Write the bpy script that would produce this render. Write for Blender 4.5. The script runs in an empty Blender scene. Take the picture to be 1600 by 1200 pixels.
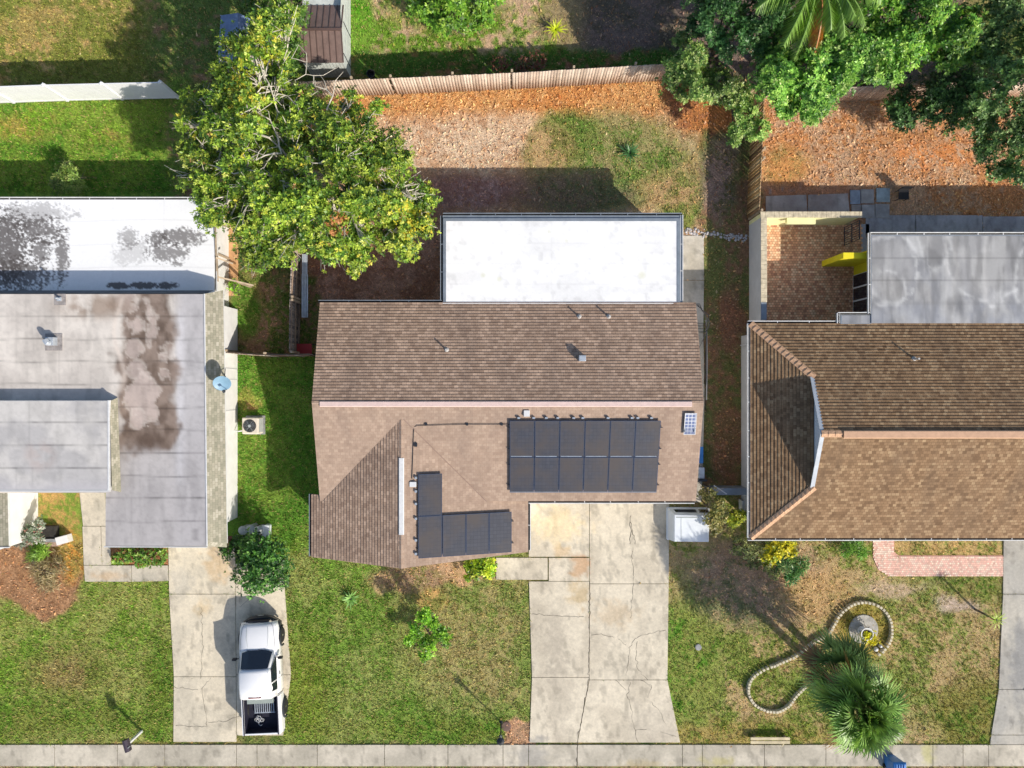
import bpy, math, random
import numpy as np
from mathutils import Vector, Matrix
random.seed(7); RNG = np.random.default_rng(11)
S = bpy.context.scene
COL = S.collection
H, F = 35.0, 1110.0                       # drone height (m) and focal length (px of the 1600 px photo)
def P(px, py, z=0.0):
    k = (H - z) / F
    return Vector(((px - 800) * k, (600 - py) * k, z))
GS = F / H                                # ground pixels per metre
KL = 1.02                                 # sunlit irradiance factor: picture colour -> base colour
def lin(c): 
    c = np.asarray(c, float) / 255.0
    return np.where(c <= .04045, c / 12.92, ((c + .055) / 1.055) ** 2.4)
def alb(r, g, b, k=KL):
    v = np.clip(lin((r, g, b)) / k, 0, .84)
    return (float(v[0]), float(v[1]), float(v[2]), 1.0)

# ------------------------------------------------------------------ noise
def _h(ix, iy, seed):
    n = (ix.astype(np.int64) * 374761393 + iy.astype(np.int64) * 668265263 + seed * 1274126177) & 0xffffffff
    n = ((n ^ (n >> 13)) * 1103515245) & 0xffffffff
    n = ((n ^ (n >> 16)) * 2654435761) & 0xffffffff
    return ((n ^ (n >> 15)) & 0xffffff) / float(0xffffff)
def vn(x, y, seed=0):
    ix = np.floor(x); iy = np.floor(y); fx = x - ix; fy = y - iy
    fx = fx * fx * (3 - 2 * fx); fy = fy * fy * (3 - 2 * fy)
    a = _h(ix, iy, seed); b = _h(ix + 1, iy, seed); c = _h(ix, iy + 1, seed); d = _h(ix + 1, iy + 1, seed)
    return (a * (1 - fx) + b * fx) * (1 - fy) + (c * (1 - fx) + d * fx) * fy
def fbm(x, y, seed=0, o=4):
    s = 0; a = .5; t = 0
    for i in range(o):
        s = s + a * vn(x, y, seed + i * 17); t += a; a *= .5; x = x * 2.03 + 5.1; y = y * 2.03 + 1.7
    return s / t
def sstep(a, b, x):
    t = np.clip((x - a) / (b - a), 0, 1); return t * t * (3 - 2 * t)

# ------------------------------------------------------------------ materials
M = {}
def newmat(name):
    m = bpy.data.materials.new(name); m.use_nodes = True
    nt = m.node_tree; b = nt.nodes['Principled BSDF']
    M[name] = m
    return m, nt, b
def N(nt, t, **kw):
    n = nt.nodes.new(t)
    for k, v in kw.items():
        if k.startswith('i_'): n.inputs[k[2:].replace('_', ' ')].default_value = v
        else: setattr(n, k, v)
    return n
def ramp(nt, fac, stops):
    r = nt.nodes.new('ShaderNodeValToRGB'); e = r.color_ramp.elements
    while len(e) < len(stops): e.new(.5)
    for i, (p, c) in enumerate(stops):
        e[i].position = p; e[i].color = c if len(c) == 4 else (*c, 1)
    nt.links.new(fac, r.inputs[0]); return r.outputs[0]
def mixc(nt, a, b, fac, mode='MIX'):
    m = nt.nodes.new('ShaderNodeMix'); m.data_type = 'RGBA'; m.blend_type = mode
    for s, v in ((m.inputs[0], fac), (m.inputs[6], a), (m.inputs[7], b)):
        if hasattr(v, 'is_linked'): nt.links.new(v, s)
        else: s.default_value = v
    return m.outputs[2]
def noise(nt, scale, detail=4, rough=.55, vec=None, dist=0.0):
    n = nt.nodes.new('ShaderNodeTexNoise'); n.inputs['Scale'].default_value = scale
    n.inputs['Detail'].default_value = detail; n.inputs['Roughness'].default_value = rough
    n.inputs['Distortion'].default_value = dist
    if vec is not None: nt.links.new(vec, n.inputs['Vector'])
    return n.outputs[0]
def bump(nt, h, b, strength, dist=.02):
    n = nt.nodes.new('ShaderNodeBump'); n.inputs['Strength'].default_value = strength; n.inputs['Distance'].default_value = dist
    nt.links.new(h, n.inputs['Height']); nt.links.new(n.outputs[0], b.inputs['Normal'])
def wpos(nt):
    g = nt.nodes.new('ShaderNodeNewGeometry'); return g.outputs['Position']
def mat(name, c, rough=.6, var=.12, scale=3.0, metal=0.0, bm=.1, fine=60.0, spec=.4, coat=0):
    m, nt, b = newmat(name)
    p = wpos(nt)
    n1 = noise(nt, scale, 5, .6, p); n2 = noise(nt, fine, 3, .6, p)
    dark = tuple(x * (1 - var * 1.6) for x in c[:3]) + (1,); lite = tuple(min(.95, x * (1 + var)) for x in c[:3]) + (1,)
    col = ramp(nt, n1, [(.28, dark), (.72, lite)])
    f = ramp(nt, n2, [(.3, (1 - var,) * 3), (.7, (1, 1, 1))])
    nt.links.new(mixc(nt, col, f, 1.0, 'MULTIPLY'), b.inputs['Base Color'])
    b.inputs['Roughness'].default_value = rough; b.inputs['Metallic'].default_value = metal
    b.inputs['Specular IOR Level'].default_value = spec
    b.inputs['Coat Weight'].default_value = coat
    if bm: bump(nt, n2, b, bm, .01)
    return m
def vmat(name, rough=.85, fine=((9, .25), (38, .35)), bm=.5, trans=0.0, spec=.3, bd=.03, sat=None):
    """colour from the mesh attribute Col, broken up by procedural noise"""
    m, nt, b = newmat(name)
    a = nt.nodes.new('ShaderNodeAttribute'); a.attribute_name = 'Col'
    col = a.outputs['Color']; p = wpos(nt); last = None
    for sc, amt in fine:
        n = noise(nt, sc, 4, .65, p); last = n
        f = ramp(nt, n, [(.3, (1 - amt,) * 3), (.7, (1 + amt,) * 3)])
        col = mixc(nt, col, f, 1.0, 'MULTIPLY')
    nt.links.new(col, b.inputs['Base Color']); b.inputs['Roughness'].default_value = rough
    b.inputs['Specular IOR Level'].default_value = spec
    if bm and last is not None: bump(nt, last, b, bm, bd)
    if trans:
        t = nt.nodes.new('ShaderNodeBsdfTranslucent'); nt.links.new(mixc(nt, col, (1.0, 1.0, .45, 1), 1.0, 'MULTIPLY'), t.inputs[0])
        mx = nt.nodes.new('ShaderNodeMixShader'); mx.inputs[0].default_value = trans
        out = nt.nodes['Material Output']
        nt.links.new(b.outputs[0], mx.inputs[1]); nt.links.new(t.outputs[0], mx.inputs[2]); nt.links.new(mx.outputs[0], out.inputs[0])
    return m
def shingle(name, pal, mortar, stain, row=.14, w=.22, stainamt=.5):
    """pal: colours from dark to light, one picked per tab"""
    m, nt, b = newmat(name)
    uv = nt.nodes.new('ShaderNodeUVMap').outputs[0]
    br = nt.nodes.new('ShaderNodeTexBrick'); br.offset = .5; br.squash = 1.0
    nt.links.new(uv, br.inputs['Vector'])
    br.inputs['Color1'].default_value = (0, 0, 0, 1); br.inputs['Color2'].default_value = (1, 1, 1, 1); br.inputs['Mortar'].default_value = (.5, .5, .5, 1)
    br.inputs['Scale'].default_value = 1.0; br.inputs['Mortar Size'].default_value = .006; br.inputs['Mortar Smooth'].default_value = .3
    br.inputs['Brick Width'].default_value = w; br.inputs['Row Height'].default_value = row; br.inputs['Bias'].default_value = 0.0
    p = wpos(nt)
    mp = nt.nodes.new('ShaderNodeMapping'); nt.links.new(uv, mp.inputs[0]); mp.inputs['Scale'].default_value = (1, .25, 1)
    s1 = noise(nt, .8, 5, .6, mp.outputs[0]); s2 = noise(nt, 4.0, 4, .6, p); s3 = noise(nt, 60, 2, .6, p)
    n = len(pal); col = ramp(nt, br.outputs['Color'], [(i / (n - 1), c) for i, c in enumerate(pal)])
    col = mixc(nt, col, mortar, br.outputs['Fac'])
    col = mixc(nt, col, stain, ramp(nt, s1, [(.46, (0, 0, 0)), (.72, (stainamt,) * 3)]))
    col = mixc(nt, col, ramp(nt, s2, [(.3, (.90, .90, .90)), (.7, (1.08, 1.08, 1.08))]), 1.0, 'MULTIPLY')
    col = mixc(nt, col, ramp(nt, s3, [(.3, (.84, .84, .84)), (.7, (1.12, 1.12, 1.12))]), 1.0, 'MULTIPLY')
    nt.links.new(col, b.inputs['Base Color']); b.inputs['Roughness'].default_value = .9; b.inputs['Specular IOR Level'].default_value = .2
    bump(nt, s3, b, .35, .01)
    return m

# ------------------------------------------------------------------ object helpers
ORG = {}
def org(o): return ORG.get(o.name, Vector((0, 0, 0))) if o else Vector((0, 0, 0))
def tag(o, label=None, cat=None, group=None, kind=None):
    if label: o['label'] = label
    if cat: o['category'] = cat
    if group: o['group'] = group
    if kind: o['kind'] = kind
    return o
def link(o, wloc, parent=None):
    COL.objects.link(o)
    if parent: o.parent = parent; o.location = Vector(wloc) - org(parent)
    else: o.location = wloc
    ORG[o.name] = Vector(wloc)
    return o
def thing(name, label, cat, loc, group=None):
    o = bpy.data.objects.new(name, None); o.empty_display_size = .3
    link(o, loc); return tag(o, label, cat, group)
def npmesh(name, V, Fc, material, wloc, parent=None, col=None, uv=None, smooth=False):
    """V (n,3) world coordinates, Fc (m,k) faces all of k corners"""
    V = np.asarray(V, np.float32) - np.array(wloc, np.float32)
    Fc = np.asarray(Fc, np.int32)
    me = bpy.data.meshes.new(name); n, k = Fc.shape
    me.vertices.add(len(V)); me.vertices.foreach_set('co', V.ravel())
    me.loops.add(n * k); me.loops.foreach_set('vertex_index', Fc.ravel())
    me.polygons.add(n); me.polygons.foreach_set('loop_start', np.arange(n, dtype=np.int32) * k)
    me.polygons.foreach_set('loop_total', np.full(n, k, np.int32))
    if smooth: me.polygons.foreach_set('use_smooth', np.ones(n, bool))
    me.update(calc_edges=True)
    if col is not None:
        a = me.color_attributes.new('Col', 'FLOAT_COLOR', 'POINT')
        c = np.ones((len(V), 4), np.float32); c[:, :3] = col; a.data.foreach_set('color', c.ravel())
    if uv is not None:
        l = me.uv_layers.new(name='UVMap'); l.data.foreach_set('uv', np.asarray(uv, np.float32).ravel())
    me.materials.append(material)
    o = bpy.data.objects.new(name, me); return link(o, wloc, parent)
class MB:
    def __init__(s): s.v = []; s.f = []; s.uv = []; s.M = Matrix.Identity(4)
    def add(s, vs, fs, uvs=None):
        b = len(s.v); s.v += [tuple(s.M @ Vector(v)) for v in vs]
        for i, f in enumerate(fs):
            s.f.append([b + q for q in f]); s.uv.append(uvs[i] if uvs else [(0, 0)] * len(f))
        return s
    def box(s, a, b):
        x0, y0, z0 = a; x1, y1, z1 = b
        if x0 > x1: x0, x1 = x1, x0
        if y0 > y1: y0, y1 = y1, y0
        if z0 > z1: z0, z1 = z1, z0
        vs = [(x0, y0, z0), (x1, y0, z0), (x1, y1, z0), (x0, y1, z0), (x0, y0, z1), (x1, y0, z1), (x1, y1, z1), (x0, y1, z1)]
        return s.add(vs, [(0, 3, 2, 1), (4, 5, 6, 7), (0, 1, 5, 4), (1, 2, 6, 5), (2, 3, 7, 6), (3, 0, 4, 7)])
    def prism(s, poly, z0, z1, ztop=None):
        n = len(poly); a = sum(poly[i][0] * poly[(i + 1) % n][1] - poly[(i + 1) % n][0] * poly[i][1] for i in range(n))
        if a < 0: poly = poly[::-1]
        vs = [(p[0], p[1], z0) for p in poly] + [(p[0], p[1], z1) for p in poly]
        return s.add(vs, [tuple(range(n))[::-1], tuple(range(n, 2 * n))] + [(i, (i + 1) % n, n + (i + 1) % n, n + i) for i in range(n)])
    def hexa(s, bot, top):       # 4 bottom and 4 top corners, counter-clockwise from above
        return s.add(list(bot) + list(top), [(3, 2, 1, 0), (4, 5, 6, 7), (0, 1, 5, 4), (1, 2, 6, 5), (2, 3, 7, 6), (3, 0, 4, 7)])
    def beam(s, a, b, w, h, up=(0, 0, 1)):
        a = Vector(a); b = Vector(b); d = (b - a).normalized(); sd = d.cross(Vector(up))
        if sd.length < 1e-4: sd = d.cross(Vector((0, 1, 0)))
        sd.normalize(); u = sd.cross(d); A = sd * w / 2; B = u * h / 2
        vs = [a - A - B, a + A - B, a + A + B, a - A + B, b - A - B, b + A - B, b + A + B, b - A + B]
        return s.add(vs, [(0, 1, 2, 3), (7, 6, 5, 4), (0, 4, 5, 1), (1, 5, 6, 2), (2, 6, 7, 3), (3, 7, 4, 0)])
    def tube(s, pts, r, n=6, caps=True):
        pts = [Vector(p) for p in pts]; m = len(pts)
        if not hasattr(r, '__len__'): r = [r] * m
        vs = []; ref = Vector((0, 0, 1))
        for i in range(m):
            d = (pts[min(i + 1, m - 1)] - pts[max(i - 1, 0)]).normalized()
            x = d.cross(ref)
            if x.length < .05: x = d.cross(Vector((1, 0, 0)))
            x.normalize(); y = d.cross(x)
            for k in range(n):
                t = 2 * math.pi * k / n; vs.append(pts[i] + (x * math.cos(t) + y * math.sin(t)) * r[i])
        fs = [(i * n + k, i * n + (k + 1) % n, (i + 1) * n + (k + 1) % n, (i + 1) * n + k) for i in range(m - 1) for k in range(n)]
        if caps: fs += [tuple(range(n))[::-1], tuple((m - 1) * n + k for k in range(n))]
        return s.add(vs, fs)
    def lathe(s, c, prof, n=20):      # prof: (r, z)
        vs = [(c[0] + r * math.cos(2 * math.pi * k / n), c[1] + r * math.sin(2 * math.pi * k / n), c[2] + z) for r, z in prof for k in range(n)]
        m = len(prof)
        fs = [(i * n + k, i * n + (k + 1) % n, (i + 1) * n + (k + 1) % n, (i + 1) * n + k) for i in range(m - 1) for k in range(n)]
        fs += [tuple(range(n))[::-1], tuple((m - 1) * n + k for k in range(n))]
        return s.add(vs, fs)
    def build(s, name, material, parent=None, wloc=None, bevel=0, smooth=False, segs=2):
        if wloc is None: 
            if parent: wloc = org(parent)
            else:
                a = np.array(s.v); wloc = ((a[:, 0].min() + a[:, 0].max()) / 2, (a[:, 1].min() + a[:, 1].max()) / 2, a[:, 2].min())
        me = bpy.data.meshes.new(name); w = Vector(wloc)
        me.from_pydata([tuple(Vector(v) - w) for v in s.v], [], s.f)
        if any(u[0] != (0, 0) or u[-1] != (0, 0) for u in s.uv):
            l = me.uv_layers.new(name='UVMap'); l.data.foreach_set('uv', np.array([c for u in s.uv for c in u], np.float32).ravel())
        me.materials.append(material)
        if smooth:
            for p in me.polygons: p.use_smooth = True
        o = bpy.data.objects.new(name, me); link(o, w, parent)
        if bevel:
            b = o.modifiers.new('bevel', 'BEVEL'); b.width = bevel; b.segments = segs; b.limit_method = 'ANGLE'; b.angle_limit = math.radians(35)
        return o
def struct(o): o['kind'] = 'structure'; return o

def clip(poly, axis, val, keep_greater):
    out = []
    n = len(poly)
    for i in range(n):
        a, b = poly[i], poly[(i + 1) % n]
        ia = (a[axis] >= val) == keep_greater or abs(a[axis] - val) < 1e-9; ib = (b[axis] >= val) == keep_greater or abs(b[axis] - val) < 1e-9
        if ia: out.append(a)
        if ia != ib:
            t = (val - a[axis]) / (b[axis] - a[axis]); out.append((a[0] + (b[0] - a[0]) * t, a[1] + (b[1] - a[1]) * t))
    return out
def slope(name, parent, poly, material, course=.14, step=.014, deck=None, thick=.12, deckmat=None):
    """a roof plane laid in overlapping courses; poly = planar 3-D corners"""
    pts = [Vector(p) for p in poly]; n = Vector((0, 0, 0))
    for i in range(len(pts)): n += (pts[i] - pts[0]).cross(pts[(i + 1) % len(pts)] - pts[0])
    n.normalize()
    if n.z < 0: n = -n; pts = pts[::-1]
    U = Vector((0, 0, 1)).cross(n).normalized(); Vv = n.cross(U)         # Vv points up the slope
    o0 = min(pts, key=lambda p: p.dot(Vv)); uv = [((p - o0).dot(U), (p - o0).dot(Vv)) for p in pts]
    vmax = max(q[1] for q in uv); mb = MB(); k = 0
    while k * course < vmax - 1e-4:
        v0, v1 = k * course, (k + 1) * course
        c = clip(uv, 1, v0, True); c = clip(c, 1, v1, False) if len(c) > 2 else []
        if len(c) > 2:
            off = lambda q: step * (1 - (q[1] - v0) / course) + .004
            vs = [o0 + U * q[0] + Vv * q[1] + n * off(q) for q in c]
            mb.add(vs, [tuple(range(len(c)))], [[(q[0] + .15 * 0, q[1]) for q in c]])
            lo = [q for q in c if abs(q[1] - v0) < 1e-6]
            if len(lo) >= 2:
                a = min(lo); b = max(lo)
                A = o0 + U * a[0] + Vv * v0; B = o0 + U * b[0] + Vv * v0
                mb.add([A - n * .002, B - n * .002, B + n * (step + .004), A + n * (step + .004)], [(0, 1, 2, 3)], [[(a[0], v0)] * 4])
        k += 1
    ob = mb.build(name, material, parent)
    if deckmat:
        d = MB(); m = len(pts)
        vs = [p - n * .001 for p in pts] + [p - Vector((0, 0, thick)) for p in pts]
        d.add(vs, [tuple(range(m)), tuple(range(m, 2 * m))[::-1]] + [(i, m + i, m + (i + 1) % m, (i + 1) % m) for i in range(m)])
        d.build('fascia', deckmat, parent)
    return ob
def paint_sheet(name, parent, poly_px, z, res, cfun, material, wloc=None, relief=None):
    """flat sheet inside an image-space rectangle at height z with colours painted per vertex"""
    x0, y0, x1, y1 = poly_px
    k = (H - z) / F; nx = max(2, int((x1 - x0) * k / res)); ny = max(2, int((y1 - y0) * k / res))
    gx, gy = np.meshgrid(np.linspace(x0, x1, nx), np.linspace(y0, y1, ny))
    gx = gx.ravel(); gy = gy.ravel()
    zz = np.full(gx.shape, z) if relief is None else z + relief(gx, gy)
    V = np.stack([(gx - 800) * k, (600 - gy) * k, zz], 1)
    i = np.arange(nx * ny).reshape(ny, nx)
    Fc = np.stack([i[:-1, :-1].ravel(), i[1:, :-1].ravel(), i[1:, 1:].ravel(), i[:-1, 1:].ravel()], 1)
    return npmesh(name, V, Fc, material, wloc if wloc is not None else org(parent), parent, col=cfun(gx, gy))
def rgbmix(a, b, t): return a * (1 - t[:, None]) + b * t[:, None]
def C(*c): return np.clip(lin(np.array(c)) / KL, 0, .86)

# ------------------------------------------------------------------ world, sun, camera
EL, AZ = math.radians(33), math.atan2(-1.0, 1.05)          # sun in the lower right of the picture
sd = Vector((math.cos(EL) * math.cos(AZ), math.cos(EL) * math.sin(AZ), math.sin(EL)))
w = bpy.data.worlds.new('World'); S.world = w; w.use_nodes = True
nt = w.node_tree; bg = nt.nodes['Background']; sky = nt.nodes.new('ShaderNodeTexSky')
sky.sky_type = 'NISHITA'; sky.sun_disc = False; sky.sun_elevation = EL; sky.sun_rotation = math.atan2(sd.x, sd.y)
sky.air_density = 1.0; sky.dust_density = 1.5; sky.ozone_density = 1.0
nt.links.new(sky.outputs[0], bg.inputs[0]); bg.inputs[1].default_value = .15
L = bpy.data.lights.new('sun', 'SUN'); L.energy = 5.0; L.angle = math.radians(.53); L.color = (1.0, .93, .82)
lo = bpy.data.objects.new('sun', L); COL.objects.link(lo); lo.rotation_euler = sd.to_track_quat('Z', 'Y').to_euler(); lo.location = (20, -20, 30)
cam = bpy.data.cameras.new('camera'); cam.sensor_width = 36; cam.lens = F / 1600 * 36; cam.clip_end = 3000; cam.clip_start = .5
co = bpy.data.objects.new('camera', cam); COL.objects.link(co); co.location = (0, 0, H); S.camera = co
S.view_settings.view_transform = 'Standard'; S.view_settings.look = 'None'; S.view_settings.exposure = 0
S.cycles.max_bounces = 6; S.cycles.diffuse_bounces = 3; S.cycles.transparent_max_bounces = 4

# ------------------------------------------------------------------ shared materials
mat('white_paint', (.80, .79, .77, 1), .5, .05); mat('white_stucco', (.78, .77, .75, 1), .8, .06, 2, bm=.3)
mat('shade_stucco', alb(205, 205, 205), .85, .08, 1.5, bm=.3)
mat('trim_white', (.72, .72, .72, 1), .45, .08, 6); mat('gutter_white', (.78, .78, .77, 1), .4, .1, 4)
mat('gutter_inside', (.05, .045, .04, 1), .9, .3, 8)
mat('grey_metal', (.27, .31, .36, 1), .45, .12, 3, metal=.3); mat('dark_metal', (.03, .035, .045, 1), .4, .1, 4)
mat('galvanised', (.55, .60, .66, 1), .35, .15, 5, metal=.4); mat('pvc_grey', (.5, .48, .46, 1), .6, .1)
mat('black_plastic', (.018, .018, .022, 1), .45, .1); mat('black_rubber', (.02, .02, .02, 1), .85, .2)
mat('wood_fence', alb(176, 152, 132), .85, .28, 2.5, bm=.5, fine=25); mat('wood_dark', alb(120, 95, 75), .85, .25, 3, bm=.5, fine=25)
mat('wood_top', alb(190, 170, 145), .85, .2, 3, bm=.4)
mat('cream', alb(250, 235, 180), .8, .06); mat('cream_cap', alb(225, 210, 180), .85, .25, 5)
mat('yellow_wall', alb(255, 222, 40), .7, .05)
mat('bark', (.16, .13, .10, 1), .9, .3, 6, bm=.6, fine=30); mat('pale_bark', alb(214, 206, 190), .85, .2, 6, bm=.4)
mat('vinyl', (.82, .82, .83, 1), .35, .04, 2); mat('shed_wall', alb(205, 210, 205), .6, .12, 4); mat('shed_roof', alb(126, 105, 98), .55, .16, 3)
mat('solar_cell', (.030, .036, .058, 1), .22, .12, 1.2, bm=0, spec=.5, coat=.35); mat('solar_frame', (.05, .075, .14, 1), .35, .1, metal=.3)
mat('tan_vent', alb(205, 165, 135), .75, .1, 4); mat('pink_vent', alb(222, 196, 188), .6, .08, 6)
mat('glass_dark', (.012, .018, .03, 1), .06, .1, bm=0, spec=.8)
mat('truck_white', (.86, .86, .87, 1), .22, .02, 2, bm=0, coat=.6); mat('topper_white', (.80, .84, .88, 1), .3, .05, 3, bm=0, coat=.2)
mat('bed_liner', (.018, .018, .035, 1), .6, .2); mat('chrome', (.7, .7, .72, 1), .2, .05, metal=.9, bm=0)
mat('crack', (.085, .07, .055, 1), .95, .3, 6); mat('curb', alb(200, 192, 178), .85, .15, 2)
mat('asphalt', (.05, .05, .05, 1), .9, .2, 2, bm=.5); mat('red_paint', (.25, .03, .02, 1), .5, .15)
mat('blue_plastic', (.05, .22, .58, 1), .35, .12); mat('can_grey', (.42, .46, .46, 1), .5, .12)
mat('dish_blue', (.20, .34, .46, 1), .45, .08); mat('ac_beige', alb(225, 215, 198), .5, .08); mat('bench_wood', alb(215, 200, 165), .8, .15)
mat('stone_edge', alb(225, 215, 190), .85, .25, 8, bm=.4); mat('slab', alb(165, 165, 165), .9, .2, 3, bm=.3)
mat('planter_stone', alb(190, 160, 140), .9, .25, 9, bm=.4); mat('copper_trim', alb(150, 125, 110), .6, .1)
A_ = alb
shingle('shingle_sunlit', [A_(164, 141, 124), A_(172, 149, 131), A_(176, 153, 135), A_(184, 161, 142)], A_(152, 129, 114), A_(130, 112, 102), stainamt=.5, row=.14, w=.2)  # sun-facing slopes: paler tabs and faint row lines, sunlight put into the colour
shingle('shingle_shaded', [A_(148, 124, 107), A_(164, 139, 120), A_(172, 147, 128), A_(190, 163, 142)], A_(114, 95, 83), A_(120, 103, 93), stainamt=.55, w=.2)  # same shingles facing away from the sun, shade and row shadows painted in
shingle('shingle_tan', [A_(118, 93, 70), A_(138, 111, 84), A_(146, 118, 90), A_(154, 126, 97), A_(172, 145, 113)], A_(98, 76, 56), A_(108, 90, 74), w=.17, stainamt=.5)
shingle('shingle_green', [A_(140, 138, 120), A_(156, 152, 134), A_(166, 160, 142), A_(180, 174, 158)], A_(118, 116, 100), A_(126, 122, 110), row=.12, w=.2, stainamt=.4)
vmat('ground_mat', .95, ((4, .10), (13, .30), (40, .45)), 1.0, bd=.07)
vmat('roof_paint', .7, ((.8, .025), (7, .03), (50, .04)), .1, bd=.01)
vmat('leaf', .42, ((3, .12),), 0, trans=.28, spec=.45); vmat('leaf_dull', .6, ((3, .12),), 0, trans=.22, spec=.3)
vmat('litter', .8, ((20, .15),), 0, trans=.1); vmat('grass_blade', .7, ((6, .15),), 0, trans=.25)
vmat('concrete', .88, ((1.2, .07), (7, .10), (45, .13)), .35, bd=.01)
vmat('paver', .85, ((10, .08), (60, .15)), .3, bd=.01)
# ================================================================== GROUND
def sd_rect(x, y, x0, y0, x1, y1):
    return np.minimum(np.minimum(x - x0, x1 - x), np.minimum(y - y0, y1 - y))
def sd_ell(x, y, cx, cy, rx, ry, rot=0):
    c, s = math.cos(math.radians(rot)), math.sin(math.radians(rot))
    dx = (x - cx) * c + (y - cy) * s; dy = -(x - cx) * s + (y - cy) * c
    return (1 - np.sqrt((dx / rx) ** 2 + (dy / ry) ** 2)) * min(rx, ry)
def sd_poly(x, y, pts):
    d = np.full(x.shape, 1e9); ins = np.zeros(x.shape, bool); n = len(pts)
    for i in range(n):
        x1, y1 = pts[i]; x2, y2 = pts[(i + 1) % n]
        ex, ey = x2 - x1, y2 - y1; t = np.clip(((x - x1) * ex + (y - y1) * ey) / (ex * ex + ey * ey), 0, 1)
        d = np.minimum(d, np.hypot(x - x1 - t * ex, y - y1 - t * ey))
        c = ((y1 > y) != (y2 > y)) & (x < (x2 - x1) * (y - y1) / (ey if ey else 1e-9) + x1); ins ^= c
    return np.where(ins, d, -d)
R_, E_, Q_ = 'rect', 'ell', 'poly'
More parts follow.
